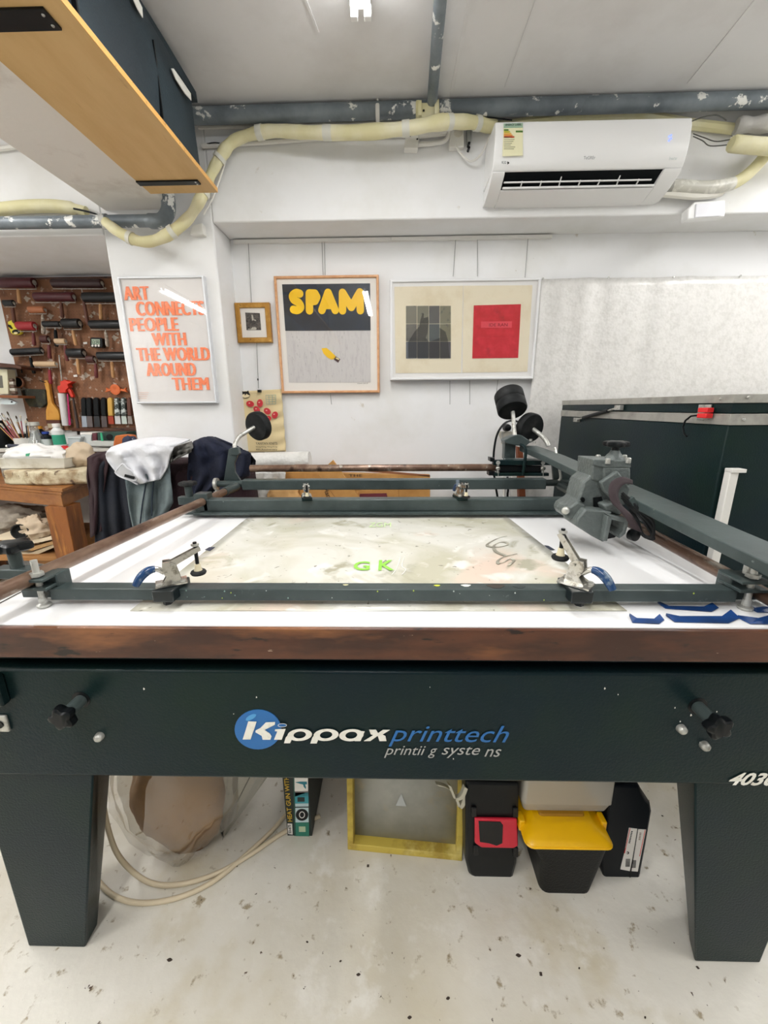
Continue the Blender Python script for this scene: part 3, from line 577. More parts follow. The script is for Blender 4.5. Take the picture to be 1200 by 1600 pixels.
for i in range(26):     # paint chips
    px = random.uniform(90, 1150); py = random.uniform(1055, 1200); h = at(px, py, Y=YB_-.0004); r_ = random.uniform(.0008, .0022)
    if i < 14: MB().prism([h+Vector((r_, 0, 0)), h+Vector((0, 0, r_*1.6)), h+Vector((-r_*.6, 0, r_*.3)), h+Vector((-.2*r_, 0, -r_))], (0, .0004, 0)).build('paint_chip', paper, beam, flat=True)
# ---- hinged rod frame
def zl(y): return .903+(y-.6)*.017/.95
XRL, XRR = -.640, .632
for f0, f1 in ((at(22, 914.7, Y=.63), at(352, 768, Y=1.46)), (at(1180, 922, Y=.68), at(893, 768, Y=1.46))):
    d = (f1-f0).normalized(); rd_ = part(MB().tube([f0-d*.14, f1+d*.02], .0135, 18), 'slide_rod', rust)
    part(MB().tube([f1-d*.01, f1+d*.10], .0165, 18), 'rod_socket', frame, rd_)
fbar = part(MB().box((-.634, .663, .878), (.612, .692, .901)), 'front_bar', frame, bevel=.0015)
rbar = part(MB().box((-.635, 1.285, .884), (.60, 1.325, .926)), 'rear_bar', frame, bevel=.004)
part(MB().box((-.66, 1.262, .878), (.62, 1.33, .885)), 'bar_ledge', frame, rbar, bevel=.001)
part(MB().box((-.60, 1.55, .904), (.60, 1.59, .944)), 'hinge_bar', frame, bevel=.003)
for sx, x in ((-1, -.60), (1, .60)):
    part(MB().tube([(x, 1.575, .925), (x+sx*.105, 1.575, .925)], .013, 14), 'pivot_stub', frame); x += sx*.03
    ey = part(MB().lathe((x+sx*.075, 1.575, .925), (sx, 0, 0), [(.013, 0), (.024, .001), (.024, .012), (.013, .013)], 20), 'rod_eye', zinc)
    part(MB().tube([(x+sx*.081, 1.575, .902), (x+sx*.081, 1.575, .78)], .008, 10), 'eye_stud', zinc, ey)
    part(MB().lathe((x+sx*.081, 1.575, .894), (0, 0, -1), [(.014, 0), (.014, .006), (.014, .007)], 6), 'lock_nut', zinc, ey)
# paint smears on the front bar
for px, py, w, c in ((812, 917, 18, '2E3838'), (775, 916, 26, '3C3630'), (683, 915, 9, 'D6DF3A'), (540, 914, 8, 'CFC9A0'), (728, 915, 14, 'D8D8D0')):
    h = at(px, py, Z=.9014); k = w*.0006
    MB().prism([h+Vector((k*math.cos(t)*(1+.3*math.sin(3*t)), min(.01, k*.6)*math.sin(t), 0)) for t in [2*math.pi*i/12 for i in range(12)]], (0, 0, .0004)).build('paint_smear', M('smear'+c, c, .5), fbar, flat=True)
for i in range(22):
    h = Vector((random.uniform(-.45, .55), .6625, random.uniform(.881, .899))); r_ = random.uniform(.0006, .0016)
    MB().prism([h+Vector((r_, 0, 0)), h+Vector((0, 0, r_*1.5)), h+Vector((-r_, 0, 0)), h+Vector((0, 0, -r_))], (0, .0006, 0)).build('paint_speck', M('speck%d' % (i % 3), ('C8CFC8', 'B5C84A', '8CA9A0')[i % 3], .6), fbar, flat=True)
# corner assemblies at the front bar ends
def corner(x, sx, kx):
    y = .668
    p = part(MB().box((x-.026, y-.020, .903), (x+.022, y+.03, .909)), 'corner_plate', frame, bevel=.001)
    part(MB().box((x-.03, y-.024, .921), (x+.022, y+.028, .926)), 'corner_plate', frame, bevel=.001)
    b = part(MB().tube([(x, y-.008, .874), (x, y-.008, .958)], .0056, 12), 'levelling_bolt', zinc)
    part(MB().lathe((x, y-.008, .928), (0, 0, 1), [(.011, 0), (.011, .007)], 6), 'lock_nut', zinc, b)
    part(MB().lathe((x, y-.008, .866), (0, 0, 1), [(.009, 0), (.0115, .0025), (.0115, .006), (.007, .009), (.0065, .02)], 16), 'bolt_foot', zinc, b)
    part(MB().box((x+sx*.012-.012, .672, .893), (x+sx*.012+.012, .705, .925)), 'rod_clamp', frame, bevel=.002)
    part(MB().box((x-.05 if sx > 0 else x-.02, .672, .878), (x+.02 if sx > 0 else x+.06, .70, .894)), 'corner_gusset', frame, bevel=.002)
corner(-.646, 1, 0); corner(.628, -1, 0)
kb = part(MB().box((-.745, .672, .915), (-.655, .700, .934)), 'clamp_lug', frame, bevel=.002)
part(MB().tube([(-.705, .686, .934), (-.705, .686, .968)], .0105, 14), 'knob_stem', frame, kb)
part(MB().star((-.705, .686, .966), (0, 0, 1), .034, .018, 5, .34), 'star_knob', blackp, kb)
kb = part(MB().box((-.725, 1.30, .905), (-.645, 1.325, .932)), 'clamp_lug', frame, bevel=.002)
part(MB().tube([(-.69, 1.312, .93), (-.69, 1.312, .968)], .012, 14), 'knob_stem', frame, kb)
part(MB().star((-.69, 1.312, .968), (0, 0, 1), .03, .015, 6, .3), 'star_knob', blackr, kb)
part(MB().box((-.662, 1.285, .885), (-.618, 1.33, .945)), 'rod_clamp', frame, bevel=.002)
part(MB().box((-.70, 1.27, .878), (-.64, 1.33, .886)), 'clamp_lug', frame, bevel=.001)
# ---- toggle clamps
blackd = M('black_green_block', '10191B', .3)
def clamp(o, d, elev, s=1.0, drop=.045, front=False):
    o = Vector(o); d = Vector(d).normalized(); u = Vector((0, 0, 1)); c = d.cross(u).normalized()
    P = lambda a, b, h=0: o+(d*a+c*b+u*h)*s
    if front: bs = part(MB().box((o.x-.020, .640, .886), (o.x+.018, .704, o.z)), 'toggle_clamp', blackd, bevel=.002); part(MB().lathe((o.x, .652, .886), (0, 0, -1), [(.008, 0), (.008, .008), (.004, .009)], 6), 'clamp_screw', blackp, bs)
    else: bs = part(MB().bar(P(-.026, 0, -.006), P(.026, 0, -.006), .034*s, .013*s), 'toggle_clamp', dark, bevel=.002)
    b = MB()
    b.prism([P(-.024, -.015, .001), P(.024, -.015, .001), P(.024, .015, .001), P(-.024, .015, .001)], u*.003*s)
    for k in (-.008, .006): b.prism([P(-.014, k, .003), P(.016, k, .003), P(.013, k, .020), P(.010, k, .036), P(.002, k, .042), P(-.009, k, .042), P(-.011, k, .03), P(-.006, k, .016)], c*.003*s)
    b.tube([P(.004, -.011, .034), P(.004, .011, .034)], .003*s, 8); b.tube([P(-.006, -.011, .022), P(-.006, .011, .022)], .003*s, 8)
    b.build('clamp_linkage', chrome, bs)
    for a_ in (-.018, .018): part(MB().lathe(P(a_, .009, .004), u, [(.005*s, 0), (.005*s, .003*s)], 6), 'cap_screw', zinc, bs)
    ce, se = math.cos(elev), math.sin(elev); D = d*ce+u*se; Nn = u*ce-d*se; q0 = P(.002, 0, .035); q1 = q0+D*.052*s
    am = MB()
    for k in (-.0045, .0045): am.prism([q0+c*k*s-Nn*.005*s, q1+c*k*s-Nn*.004*s, q1+c*k*s+Nn*.004*s, q0+c*k*s+Nn*.006*s], c*.002*s)
    am.build('clamp_arm', chrome, bs)
    qq = q0+D*.045*s
    sp = part(MB().tube([qq+u*.014*s, qq-u*.004*s, qq-u*drop*s], .0032*s, 10), 'spindle', blackp, bs)
    part(MB().lathe(qq+u*.007*s, u, [(.0065*s, 0), (.0065*s, .004*s)], 6), 'spindle_nut', zinc, bs)
    part(MB().lathe(qq-u*(drop-.012)*s, -u, [(.0045*s, 0), (.0055*s, .008*s), (.007*s, .012*s)], 12), 'spindle_sleeve', M('dirty_cream', 'CFC5A6', .6), bs)
    part(MB().lathe(qq-u*drop*s, -u, [(.004*s, 0), (.012*s, .001*s), (.0135*s, .004*s), (.012*s, .007*s)], 18), 'rubber_foot', blackr, bs)
    pts = spline([P(-.008, 0, .022), P(-.018, 0, .030), P(-.030, 0, .030), P(-.042, 0, .022), P(-.052, 0, .008)], 4)
    part(MB().tube(pts[:8], .0045*s, 10), 'handle_shank', chrome, bs)
    n = len(pts)-5; part(MB().tube(pts[5:], [.0055*s+.0018*s*math.sin(math.pi*i/(n-1)) for i in range(n)], 12), 'handle_grip', blue, bs)
cl = at(258, 915, Z=.915); clamp((cl.x-.002, .672, .908), (.86, .5, 0), .42, 1.08, .038, True)
cl = at(905, 912, Z=.915); clamp((cl.x, .672, .908), (-.72, .7, 0), .95, 1.15, .03, True)
for px, sd in ((479, 1), (719, 1)):
    c0 = at(px, 775, Y=1.30); clamp((c0.x, 1.302, .934), (.25, -1, 0), .1, 1.0, .03)
MB().tube([(at(716, 750, Y=1.30).x, 1.30, .965), (at(716, 745, Y=1.3).x, 1.31, .985)], .006, 10).build('release_lever', M('slate', '4E5A66', .4), T)
# ---- rear uprights, rod and counterweights
for sg, px in ((-1, [(349, 754), (357, 703), (360, 700), (371, 700), (371, 712), (366, 724), (367, 738), (378, 755)]), (1, [(862, 716), (872, 712), (898, 738), (898, 760), (866, 760)])):
    part(MB().ppx(px, 1.60, 1.615), 'upright_plate', frame, bevel=.002)
rr_ = part(MB().tube([(-.585, 1.625, at(380, 732, Y=1.625).z), (.56, 1.625, at(380, 732, Y=1.625).z)], .0145, 16), 'rear_rod', rust)
def weight(path, r, face, ax, n_d, rad, th):
    w = part(MB().tube(path, r, 12), 'weight_rod', zinc)
    ax = Vector(ax).normalized(); f = Vector(face)
    for k in range(n_d):
        part(MB().lathe(f+ax*k*(th+.001), ax, [(rad*.93, 0), (rad, .006), (rad, th-.005), (rad*.94, th)], 32), 'counterweight', blackr, w)
    return w, f, ax
w, f, ax = weight(spx([(367, 702, 1.61), (367, 694, 1.62), (373, 683, 1.65), (385, 675, 1.68), (399, 667, 1.71)], 5), .0085, at(399, 667, Y=1.70), (.42, .82, .16), 1, .060, .036)
part(MB().ppx([(361, 700), (371, 699), (374, 709), (371, 712), (360, 711)], 1.592, 1.618), 'rod_socket', frame, bevel=.002)
w, f, ax = weight([at(805, 687, Y=1.66), at(803, 665, Y=1.69), at(801, 640, Y=1.72)], .0085, at(801, 642, Y=1.71), (-.06, .60, .70), 2, .060, .045)
part(MB().lathe(f+ax*.092, ax, [(.01, 0), (.01, .012), (.006, .016)], 12), 'end_cap', zinc, w)
w, f, ax = weight(spx([(857, 697, 1.62), (853, 689, 1.63), (845, 680, 1.66), (832, 670, 1.70)], 5), .009, at(832, 670, Y=1.69), (-.38, .85, .18), 1, .061, .036)
# carriage on the rear rod
ch = part(MB().ppx([(771, 719), (862, 720), (862, 727), (771, 727)], 1.585, 1.61), 'rear_carriage', dark, bevel=.002)
part(MB().ppx([(770, 739), (858, 739), (858, 744), (770, 744)], 1.585, 1.61), 'carriage_bar', dark, ch, bevel=.002)
part(MB().ppx([(776, 727), (850, 728), (850, 738), (776, 738)], 1.60, 1.65), 'carriage_core', blackp, ch, bevel=.003)
part(MB().ppx([(790, 717), (845, 718), (845, 721), (790, 720)], 1.62, 1.66), 'carriage_bar', frame, ch, bevel=.001)
for px in (778, 848):
    part(MB().tube([at(px, 722, Y=1.59), at(px, 744, Y=1.59)], .0055, 10), 'roller_stud', zinc, ch)
    part(MB().lathe(at(px, 723, Y=1.586), (0, -1, 0), [(.008, 0), (.008, .005), (.003, .006)], 12), 'cap_bolt', zinc, ch)
    part(MB().lathe(at(px, 732, Y=1.59), (0, 0, 1), [(.009, -.006), (.011, 0), (.009, .006)], 12), 'roller', chrome, ch)
part(MB().ppx([(766, 715), (773, 716), (773, 722), (766, 721)], 1.58, 1.62), 'end_lug', blackp, ch); part(MB().ppx([(764, 737), (772, 737), (772, 743), (764, 743)], 1.58, 1.62), 'end_lug', blackp, ch)
part(MB().tube(spx([(813, 695, 1.60), (820, 699, 1.58), (821, 712, 1.575), (817, 742, 1.575)], 4), .006, 8), 'hook_bar', dark, ch)
part(MB().ppx([(789, 692), (806, 692), (805, 718), (788, 718)], 1.68, 1.72), 'carriage_post', frame, ch, bevel=.002)
# ---- squeegee arm
a0 = Vector((.565, 1.66, 1.045)); a1 = Vector((.628, .64, .967))
A0 = at(812, 703, Y=1.66); 
pl_l = at(1174, 869, X=.60); 
def armring(y, xl, z, w=.082, h=.022): return [(xl, y, z-h), (xl+w, y, z-h), (xl+w, y, z), (xl, y, z)]
q0 = at(818, 697, Y=1.66); q1 = at(850, 712, Y=1.5); q2 = at(1040, 804, X=.585); q3 = at(1174, 869, X=.600); 
arm = part(MB().loft([armring(1.68, q0.x-.01, q0.z, .07), armring(1.5, q1.x, q1.z, .078), armring(q2.y, q2.x, q2.z), armring(q3.y-.06, q3.x+.003, q3.z-.003)]), 'squeegee_arm', frame, bevel=.002)
part(MB().ppx([(788, 688), (797, 683), (806, 680), (815, 680), (830, 690), (822, 697), (806, 696), (790, 693)], 1.64, 1.70), 'arm_head', frame, arm, bevel=.003)
for px, py in ((829, 688), (835, 691)): part(MB().lathe(at(px, py, Y=1.63), (0, 0, 1), [(.006, -.004), (.006, .005)], 6), 'cap_bolt', zinc, arm)
part(MB().bar((q3.x+.04, q3.y-.05, q3.z-.012), (q3.x+.36, q3.y-.05, q3.z-.012), .075, .022), 'front_crossbar', frame, arm, bevel=.002)
part(MB().tube([(q3.x+.028, .672, .93), (q3.x+.028, .672, q3.z-.02)], .007, 12), 'rest_post', zinc, arm)
part(MB().tube(spx([(867, 700, 1.56), (872, 722, 1.52), (876, 745, 1.5), (873, 751, 1.5)], 4), .005, 8), 'stay_rod', zinc, arm)
part(MB().tube([at(880, 728, Y=1.48), at(903, 728, Y=1.48)], .004, 6), 'stay_rod', zinc, arm)
for px, py in ((1063, 807), (1067, 811), (1098, 834), (1109, 832), (1134, 826), (1000, 777), (975, 762)):
    h = at(px, py, Z=q2.z+.0005) if px > 990 else at(px, py, Z=q2.z+.004)
# casting that slides on the arm
cg = part(MB().ppx([(925, 742), (945, 738), (962, 770), (958, 792), (930, 800), (905, 806), (888, 812), (882, 802), (886, 793), (903, 783), (908, 765), (912, 752)], .995, 1.075), 'sliding_carriage', casting, bevel=.006)
def cp(b, name, mat=casting, bevel=.003, **k): return part(b, name, mat, cg, bevel=bevel, **k)
cp(MB().ppx([(943, 730), (986, 730), (986, 758), (962, 765), (943, 752)], .985, 1.06), 'top_block', bevel=.005)
cp(MB().ppx([(926, 722), (945, 728), (945, 756), (925, 750)], .99, 1.075), 'side_block', bevel=.004)
cp(MB().ppx([(927, 718), (986, 720), (986, 731), (944, 731), (927, 727)], .985, 1.07), 'cover_plate', bevel=.002)
for px, py, yy in ((934, 719, 1.05), (949, 725, .985), (981, 724, .985), (975, 719, 1.06)):
    h = at(px, py, Y=yy); part(MB().lathe(h-Vector((0, 0, -.001)), (0, 0, 1), [(.0062, 0), (.0062, .011), (.004, .013)], 12), 'cap_bolt', zinc, cg, )
h = at(959, 721, Y=1.02); part(MB().lathe(h, (0, 0, 1), [(.030, 0), (.027, .004), (.013, .022), (.010, .028)], 20), 'cone_boss', casting, cg)
k_ = part(MB().lathe(h+Vector((0, 0, .026)), (0, 0, 1), [(.009, 0), (.009, .014)], 14), 'knob_stem', blackp, cg)
part(MB().star(h+Vector((0, 0, .036)), (0, 0, 1), .031, .015, 6, .22), 'star_knob', blackp, cg)
cp(MB().ppx([(939, 754), (966, 736), (985, 764), (976, 790), (962, 785), (944, 768)], .965, .98), 'guide_plate', bevel=.003)
cp(MB().ppx([(886, 795), (903, 784), (916, 790), (912, 800), (892, 813), (883, 808)], .975, 1.0), 'lower_lug', bevel=.005)
part(MB().lathe(at(885, 797, Y=.972), (-.6, -.8, 0), [(.009, 0), (.009, .010), (.006, .012)], 14), 'cap_bolt', zinc, cg)
# lower box with hollow end
cp(MB().ppx([(902, 812), (915, 796), (958, 800), (952, 806), (944, 848), (925, 838), (900, 822)], .95, 1.03), 'box_cheek', bevel=.004)
cp(MB().ppx([(950, 804), (983, 812), (980, 818), (956, 812)], .93, 1.01), 'box_top', bevel=.002)
cp(MB().ppx([(950, 806), (957, 810), (949, 846), (943, 846)], .93, 1.01), 'box_wall', bevel=.002)
cp(MB().ppx([(976, 815), (983, 814), (978, 834), (968, 842), (968, 836), (974, 830)], .93, 1.01), 'box_wall', bevel=.002)
part(MB().ppx([(955, 812), (977, 816), (974, 830), (960, 840), (950, 842)], .985, 1.005), 'dark_interior', blackp, cg)
part(MB().ppx([(928, 778), (940, 776), (944, 788), (935, 796), (928, 792)], .990, 1.0), 'recess', blackp, cg)
cp(MB().ppx([(944, 790), (962, 785), (975, 800), (968, 806), (955, 800), (948, 800)], .955, 1.02), 'saddle', bevel=.004)
part(MB().ppx(ell(911, 781, 3, 4, 12), .99, 1.0), 'hole', blackp, cg)
part(MB().lathe(at(984, 834, Y=.95), (.3, -1, 0), [(.010, 0), (.014, .003), (.014, .018), (.01, .02)], 16), 'small_knob', blackp, cg)
strap = M('maroon_strap', '33272A', .8)
sl = [(988, 750, .99), (972, 745, .97), (957, 751, .96), (951, 764, .95), (955, 784, .94), (972, 802, .93), (988, 826, .92)]
sr = [(988, 757, .99), (977, 756, .965), (968, 764, .955), (966, 776, .945), (972, 790, .94), (988, 806, .93), (1003, 832, .92)]
SL = [at(x, y, Y=Y-.025) for x, y, Y in sl]; SR = [at(x, y, Y=Y-.025) for x, y, Y in sr]; SL = spline(SL, 4); SR = spline(SR, 4); ns = len(SL)-1
part(MB().grid(lambda u, v: SL[int(round(v*ns))]*(1-u)+SR[int(round(v*ns))]*u, 3, ns), 'strap', strap, cg, solid=.002)
for off, rr2 in ((0, .004), (10, .0045), (22, .004)):
    part(MB().tube(spx([(972, 770+off*.3, .95), (985, 782+off*.5, .94), (1002, 800+off*.4, .93), (1020, 815+off, .92), (1018, 838+off*.2, .92), (1004, 835, .93), (996, 815, .94), (985, 795, .95)], 5), rr2, 6), 'strap_cord', blackr, cg)
part(MB().bar(at(985, 778, Y=.94), at(1005, 812, Y=.94), .012, .012), 'strut', frame, cg)
# ================================================================== ITEMS ON THE BED
def onb(x, y, z=.8665): return at(x, y, Z=z)
film = bpy.data.materials.new('stained_film'); film.use_nodes = True
def film_setup():
    nt = film.node_tree; N = nt.nodes; L = nt.links; b = N['Principled BSDF']; b.inputs['Roughness'].default_value = .22
    tc = N.new('ShaderNodeTexCoord'); mp = N.new('ShaderNodeMapping'); mp.inputs['Scale'].default_value = (1, 1, 1); L.new(tc.outputs['Object'], mp.inputs[0])
    prev = None; base = lin('D5D4CB')
    for c, sc, lo, hi in (('BDBAA6', 4, .42, .62), ('D9C6B6', 3, .55, .68), ('A9A692', 9, .60, .70), ('E2E1DA', 12, .58, .70), ('8C8A7C', 45, .66, .72)):
        nz = N.new('ShaderNodeTexNoise'); nz.inputs['Scale'].default_value = sc; nz.inputs['Detail'].default_value = 6; nz.inputs['Distortion'].default_value = .8; L.new(mp.outputs[0], nz.inputs[0])
        mr = N.new('ShaderNodeMapRange'); mr.inputs[1].default_value = lo; mr.inputs[2].default_value = hi; L.new(nz.outputs['Fac'], mr.inputs[0])
        mx = N.new('ShaderNodeMix'); mx.data_type = 'RGBA'; L.new(mr.outputs[0], mx.inputs[0]); mx.inputs[7].default_value = lin(c)
        if prev: L.new(prev, mx.inputs[6])
        else: mx.inputs[6].default_value = base
        prev = mx.outputs[2]
        mp.inputs['Location'].default_value = (.3, .1, 0)
    L.new(prev, b.inputs['Base Color'])
    nz = N.new('ShaderNodeTexNoise'); nz.inputs['Scale'].default_value = 9; L.new(mp.outputs[0], nz.inputs[0]); bp = N.new('ShaderNodeBump'); bp.inputs['Strength'].default_value = .25; bp.inputs['Distance'].default_value = .01
    L.new(nz.outputs['Fac'], bp.inputs['Height']); L.new(bp.outputs[0], b.inputs['Normal'])
film_setup()
tl, tr, br, bl_ = onb(396, 802), onb(785, 802), onb(980, 955), onb(203, 955)
tl = tl+(tl-bl_)*.08; tr = tr+(tr-br)*.08
sh = thing('film_sheet', (0, .95, .8665), 'large stained translucent film sheet lying on the white printing bed', 'sheet')
def fs(u, v): p = (tl*(1-v)+bl_*v)*(1-u)+(tr*(1-v)+br*v)*u; p.z = .8672+.0006*math.sin(u*19)*math.sin(v*11); return p
MB().grid(fs, 30, 20).build('film', film, sh, solid=.0005)
grn = M('green_ink', '8CCB4A', .6)
def bedtext(s, x0, y0, x1, y1, mat, bold=.02, flip=False):
    a = onb(x0, y1); b = onb(x1, y1); c = onb((x0+x1)/2, y0)
    return text('lettering', s, mat, sh, (a.x, a.y, .8684), (1, 0, 0), (0, 1, 0), b.x-a.x, c.y-a.y, bold=bold, ext=.0014)
bedtext('G', 551, 879, 577, 893, grn); bedtext('K', 591, 877, 616, 893, grn)
bedtext('ZGM', 576, 818, 611, 825, M('green_pale', 'C4DDA2', .7), bold=0)
mk = M('grey_tape', '8F8C7E', .35, var=[('B9B6A6', 30, .5, .6)])
sw = [(790, 838), (776, 842), (763, 849), (762, 853), (774, 855), (790, 853), (793, 849), (784, 847), (772, 852), (775, 862), (792, 869)]
s2 = [(806, 866), (790, 869), (778, 876), (780, 881), (790, 877), (797, 873), (803, 876), (795, 884)]
for q in (sw, s2):
    P = spline([onb(x, y, .869) for x, y in q], 5); rings = [[p+Vector((-.0045, -.003, 0)), p+Vector((.0045, .003, 0)), p+Vector((.0045, .003, .0008)), p+Vector((-.0045, -.003, .0008))] for p in P]
    MB().loft(rings).build('curly_tape_mark', mk, sh)
for q in ([(612, 898), (620, 888), (625, 872), (623, 868)], [(628, 898), (634, 890), (628, 884), (632, 870)]):
    MB().tube(spline([onb(x, y, .8685) for x, y in q], 5), .0009, 5).build('white_scribble', paper, sh)
for i, q in enumerate(([(320, 859), (327, 855), (336, 855), (328, 861)], [(850, 852), (857, 853), (867, 859), (860, 859)])):
    MB().prism([onb(x, y, .8682) for x, y in q], (0, 0, .0006)).build('tape_corner', M('navy_tape', '2A3042', .5), sh)
bt = M('blue_masking_tape', '0D3C78', .5, var=[('0A2850', 9, .45, .65)])
for lb, q in (('small blue masking tape strip nearest the table edge, leftmost of the five', [(983, 962), (988, 973), (1030, 975), (1038, 969), (1030, 963), (1022, 967), (995, 966)]),
              ('long dark blue masking tape strip behind the others, left of the levelling bolt', [(1027, 942), (1040, 951), (1112, 956), (1123, 950), (1112, 945), (1100, 948), (1045, 947)]),
              ('longest blue masking tape strip beside the table edge', [(1040, 962), (1054, 972), (1138, 974), (1156, 966), (1141, 956), (1128, 963), (1062, 963)]),
              ('blue masking tape strip overlapping the right frame edge by the table edge', [(1152, 965), (1172, 975), (1225, 976), (1230, 962), (1200, 962), (1185, 966)]),
              ('blue masking tape strip right of the levelling bolt foot', [(1166, 947), (1183, 957), (1225, 958), (1205, 952), (1192, 948), (1180, 950)])):
    P = [onb(x, y, .8672) for x, y in q]; b = MB(); n = len(P)
    top = [p+Vector((0, 0, .0008+(.004 if (i in (0, n-3)) else 0))) for i, p in enumerate(P)]
    b.add(P+top, [tuple(range(n-1, -1, -1)), tuple(range(n, 2*n))]+[(i, (i+1) % n, (i+1) % n+n, i+n) for i in range(n)])
    tag(b.build('masking_tape', bt, flat=True), lb, 'tape', 'blue masking tape strips on the bed')
# ================================================================== DARK CABINET AT RIGHT
g = thing('exposure_cabinet', (1.5, 1.7, 0), 'dark green metal cabinet with aluminium trimmed hinged lid', 'cabinet')
X0, X1, Y0, Y1 = .925, 2.5, 1.145, 2.28
part(MB().box((X0, Y0, .12), (X1, Y1, 1.165)), 'body', dark, g, bevel=.004)
part(MB().box((X0-.002, Y0-.002, 1.165), (X1, Y1, 1.195)), 'body_trim', silver, g, bevel=.001)
part(MB().box((X0+.002, Y0+.002, 1.197), (X1, Y1, 1.224)), 'lid', dark, g, bevel=.001)
part(MB().box((X0-.002, Y0-.002, 1.224), (X1, Y1, 1.247)), 'lid_trim', silver, g, bevel=.001)
for y, z in ((1.19, 1.236), (1.24, 1.178), (2.2, 1.236), (1.95, 1.236), (1.30, 1.178)):
    part(MB().lathe((X0-.002, y, z), (-1, 0, 0), [(.004, 0), (.0035, .002), (.001, .003)], 10), 'rivet', zinc, g)
for x, z in ((.96, 1.238), (.96, 1.180)): part(MB().lathe((x, Y0-.002, z), (0, -1, 0), [(.005, 0), (.004, .003), (.001, .004)], 10), 'rivet', zinc, g)
s0 = at(900, 656, X=X0-.012); s1 = at(966, 637, X=X0-.012); sm_ = s0+(s1-s0)*.45
st = part(MB().tube([s0, s1], .004, 8), 'gas_strut', zinc, g); part(MB().tube([s0+(s1-s0)*.2, s0+(s1-s0)*.8], .008, 12), 'strut_cylinder', blackp, st)
for p in (s0, s1): part(MB().box((p.x-.006, p.y-.02, p.z-.01), (X0, p.y+.02, p.z+.01)), 'strut_mount', zinc, st, bevel=.002)
r0 = at(1089, 655, X=X0-.003); r1 = at(1112, 632, X=X0-.003)
pp = part(MB().box((X0-.006, r1.y, r0.z+.0), (X0-.001, r0.y, r1.z)), 'switch_plate', zinc, g, bevel=.001)
r0 = at(1091, 653, X=X0-.02); r1 = at(1109, 637, X=X0-.02)
redp = M('red_plastic', 'E02A2C', .4)
part(MB().box((X0-.026, r1.y, r0.z), (X0-.006, r0.y, (r0.z+r1.z)/2-.001)), 'safety_switch', redp, g, bevel=.002)
part(MB().box((X0-.026, r1.y, (r0.z+r1.z)/2+.001), (X0-.006, r0.y, r1.z)), 'safety_switch', redp, g, bevel=.002)
part(MB().tube([at(x, y, X=X0-.02) for x, y in ((1090, 649), (1080, 650), (1071, 657), (1067, 667), (1069, 678), (1073, 682))], .0028, 8), 'switch_cable', blackp, g)
g = thing('batten', (.95, 1.12, .5), 'white painted batten leaning upright against the front of the dark cabinet', 'batten')
t0 = at(1148, 736, Y=1.12); t1 = at(1120, 862, Y=1.12)
part(MB().box((t0.x-.012, 1.118, 0), (t0.x+.012, 1.14, t0.z)), 'upright', conduit, g, bevel=.002)
part(MB().box((t0.x-.012, 1.112, t0.z-.004), (t0.x+.026, 1.14, t0.z+.006)), 'end_tab', conduit, g, bevel=.001)
# plug, socket and cables near rear carriage
g = thing('power_socket', tuple(at(791, 680, Y=2.40)), 'wall power outlet with round black plug behind the counterweights', 'socket')
part(MB().ppx([(778, 674), (810, 675), (808, 694), (786, 692)], 2.385, 2.41), 'socket_plate', M('greybeige', 'B9B5A8', .5), g, bevel=.002)
part(MB().lathe(at(791, 668, Y=2.385), (0, -1, 0), [(.022, 0), (.022, .02), (.018, .04), (.008, .045)], 20), 'plug', blackp, g)
part(MB().ppx([(784, 675), (786, 675), (786, 693), (784, 693)], 2.37, 2.385), 'rib', zinc, g)
tag(MB().tube(spx([(812, 660, 2.33), (800, 657, 2.32), (788, 662, 2.30), (778, 676, 2.28), (773, 695, 2.28), (771, 720, 2.28), (773, 750, 2.28), (778, 780, 2.28)], 5), .006, 8).build('power_cable', blackp), 'black cable arching left of the counterweights down behind the machine', 'cable')
tag(MB().tube(spx([(793, 745, 2.3), (794, 765, 2.3), (793, 785, 2.3), (795, 900, 2.3), (797, 1077, 2.3)], 3), .006, 8).build('power_cable', blackp), 'short dark cable hanging behind the rear bar right of the arched one', 'cable')
tag(MB().tube([at(787, 745, Y=2.37), at(788, 790, Y=2.37)], .007, 8).build('conduit', conduit), 'thin white conduit seen below the rear carriage', 'conduit')
g = thing('wooden_offcut', tuple(at(813, 720, Y=2.2)), 'narrow red-brown wooden plank standing on end behind the rear carriage', 'plank')
part(MB().ppx([(809, 698), (817, 700), (822, 790), (832, 1100), (820, 1100), (812, 790)], 2.2, 2.24), 'plank', M('redwood', '7E4326', .6), g)
tag(MB().ppx([(800, 745), (808, 745), (806, 1080), (798, 1080)], 2.3, 2.33).build('white_pipe', conduit), 'wide white pipe standing behind the machine near the plank', 'pipe')
# ================================================================== BEHIND THE MACHINE: CARTONS, BUBBLE WRAP
kraft = M('kraft_card', 'BF8D4E', .75, var=[('AE7C3F', 7, .45, .65)], bump=(40, .05))
kraftd = M('kraft_card_dark', '9A6C3C', .8)
def card(name, label, px, Y, th, extra=None, mat=kraft):
    c = at(*px[0], Y=Y); g = thing(name, (c.x, Y+th/2, 0), label, 'carton')
    part(MB().ppx(px, Y, Y+th), 'card_panel', mat, g, bevel=.001)
    if extra: extra(g)
    return g
def ex1(g):
    part(MB().ppx([(460, 724), (672, 742), (672, 745), (460, 728)], 2.20, 2.203), 'card_edge', M('card_edge', '8F5A3A', .8), g)
    part(MB().ppx([(562, 772), (604, 771), (606, 779), (562, 779)], 2.19, 2.198), 'printed_band', M('maroon_print', '6B2A33', .8), g)
    part(MB().tube([at(622, 745, Y=2.198), at(624, 800, Y=2.198)], .0015, 5), 'fold_line', kraftd, g)
    tpx('lettering', 'THE', M('ink_black2', '25221F', .8), g, 545, 741, 566, 745, 2.197)
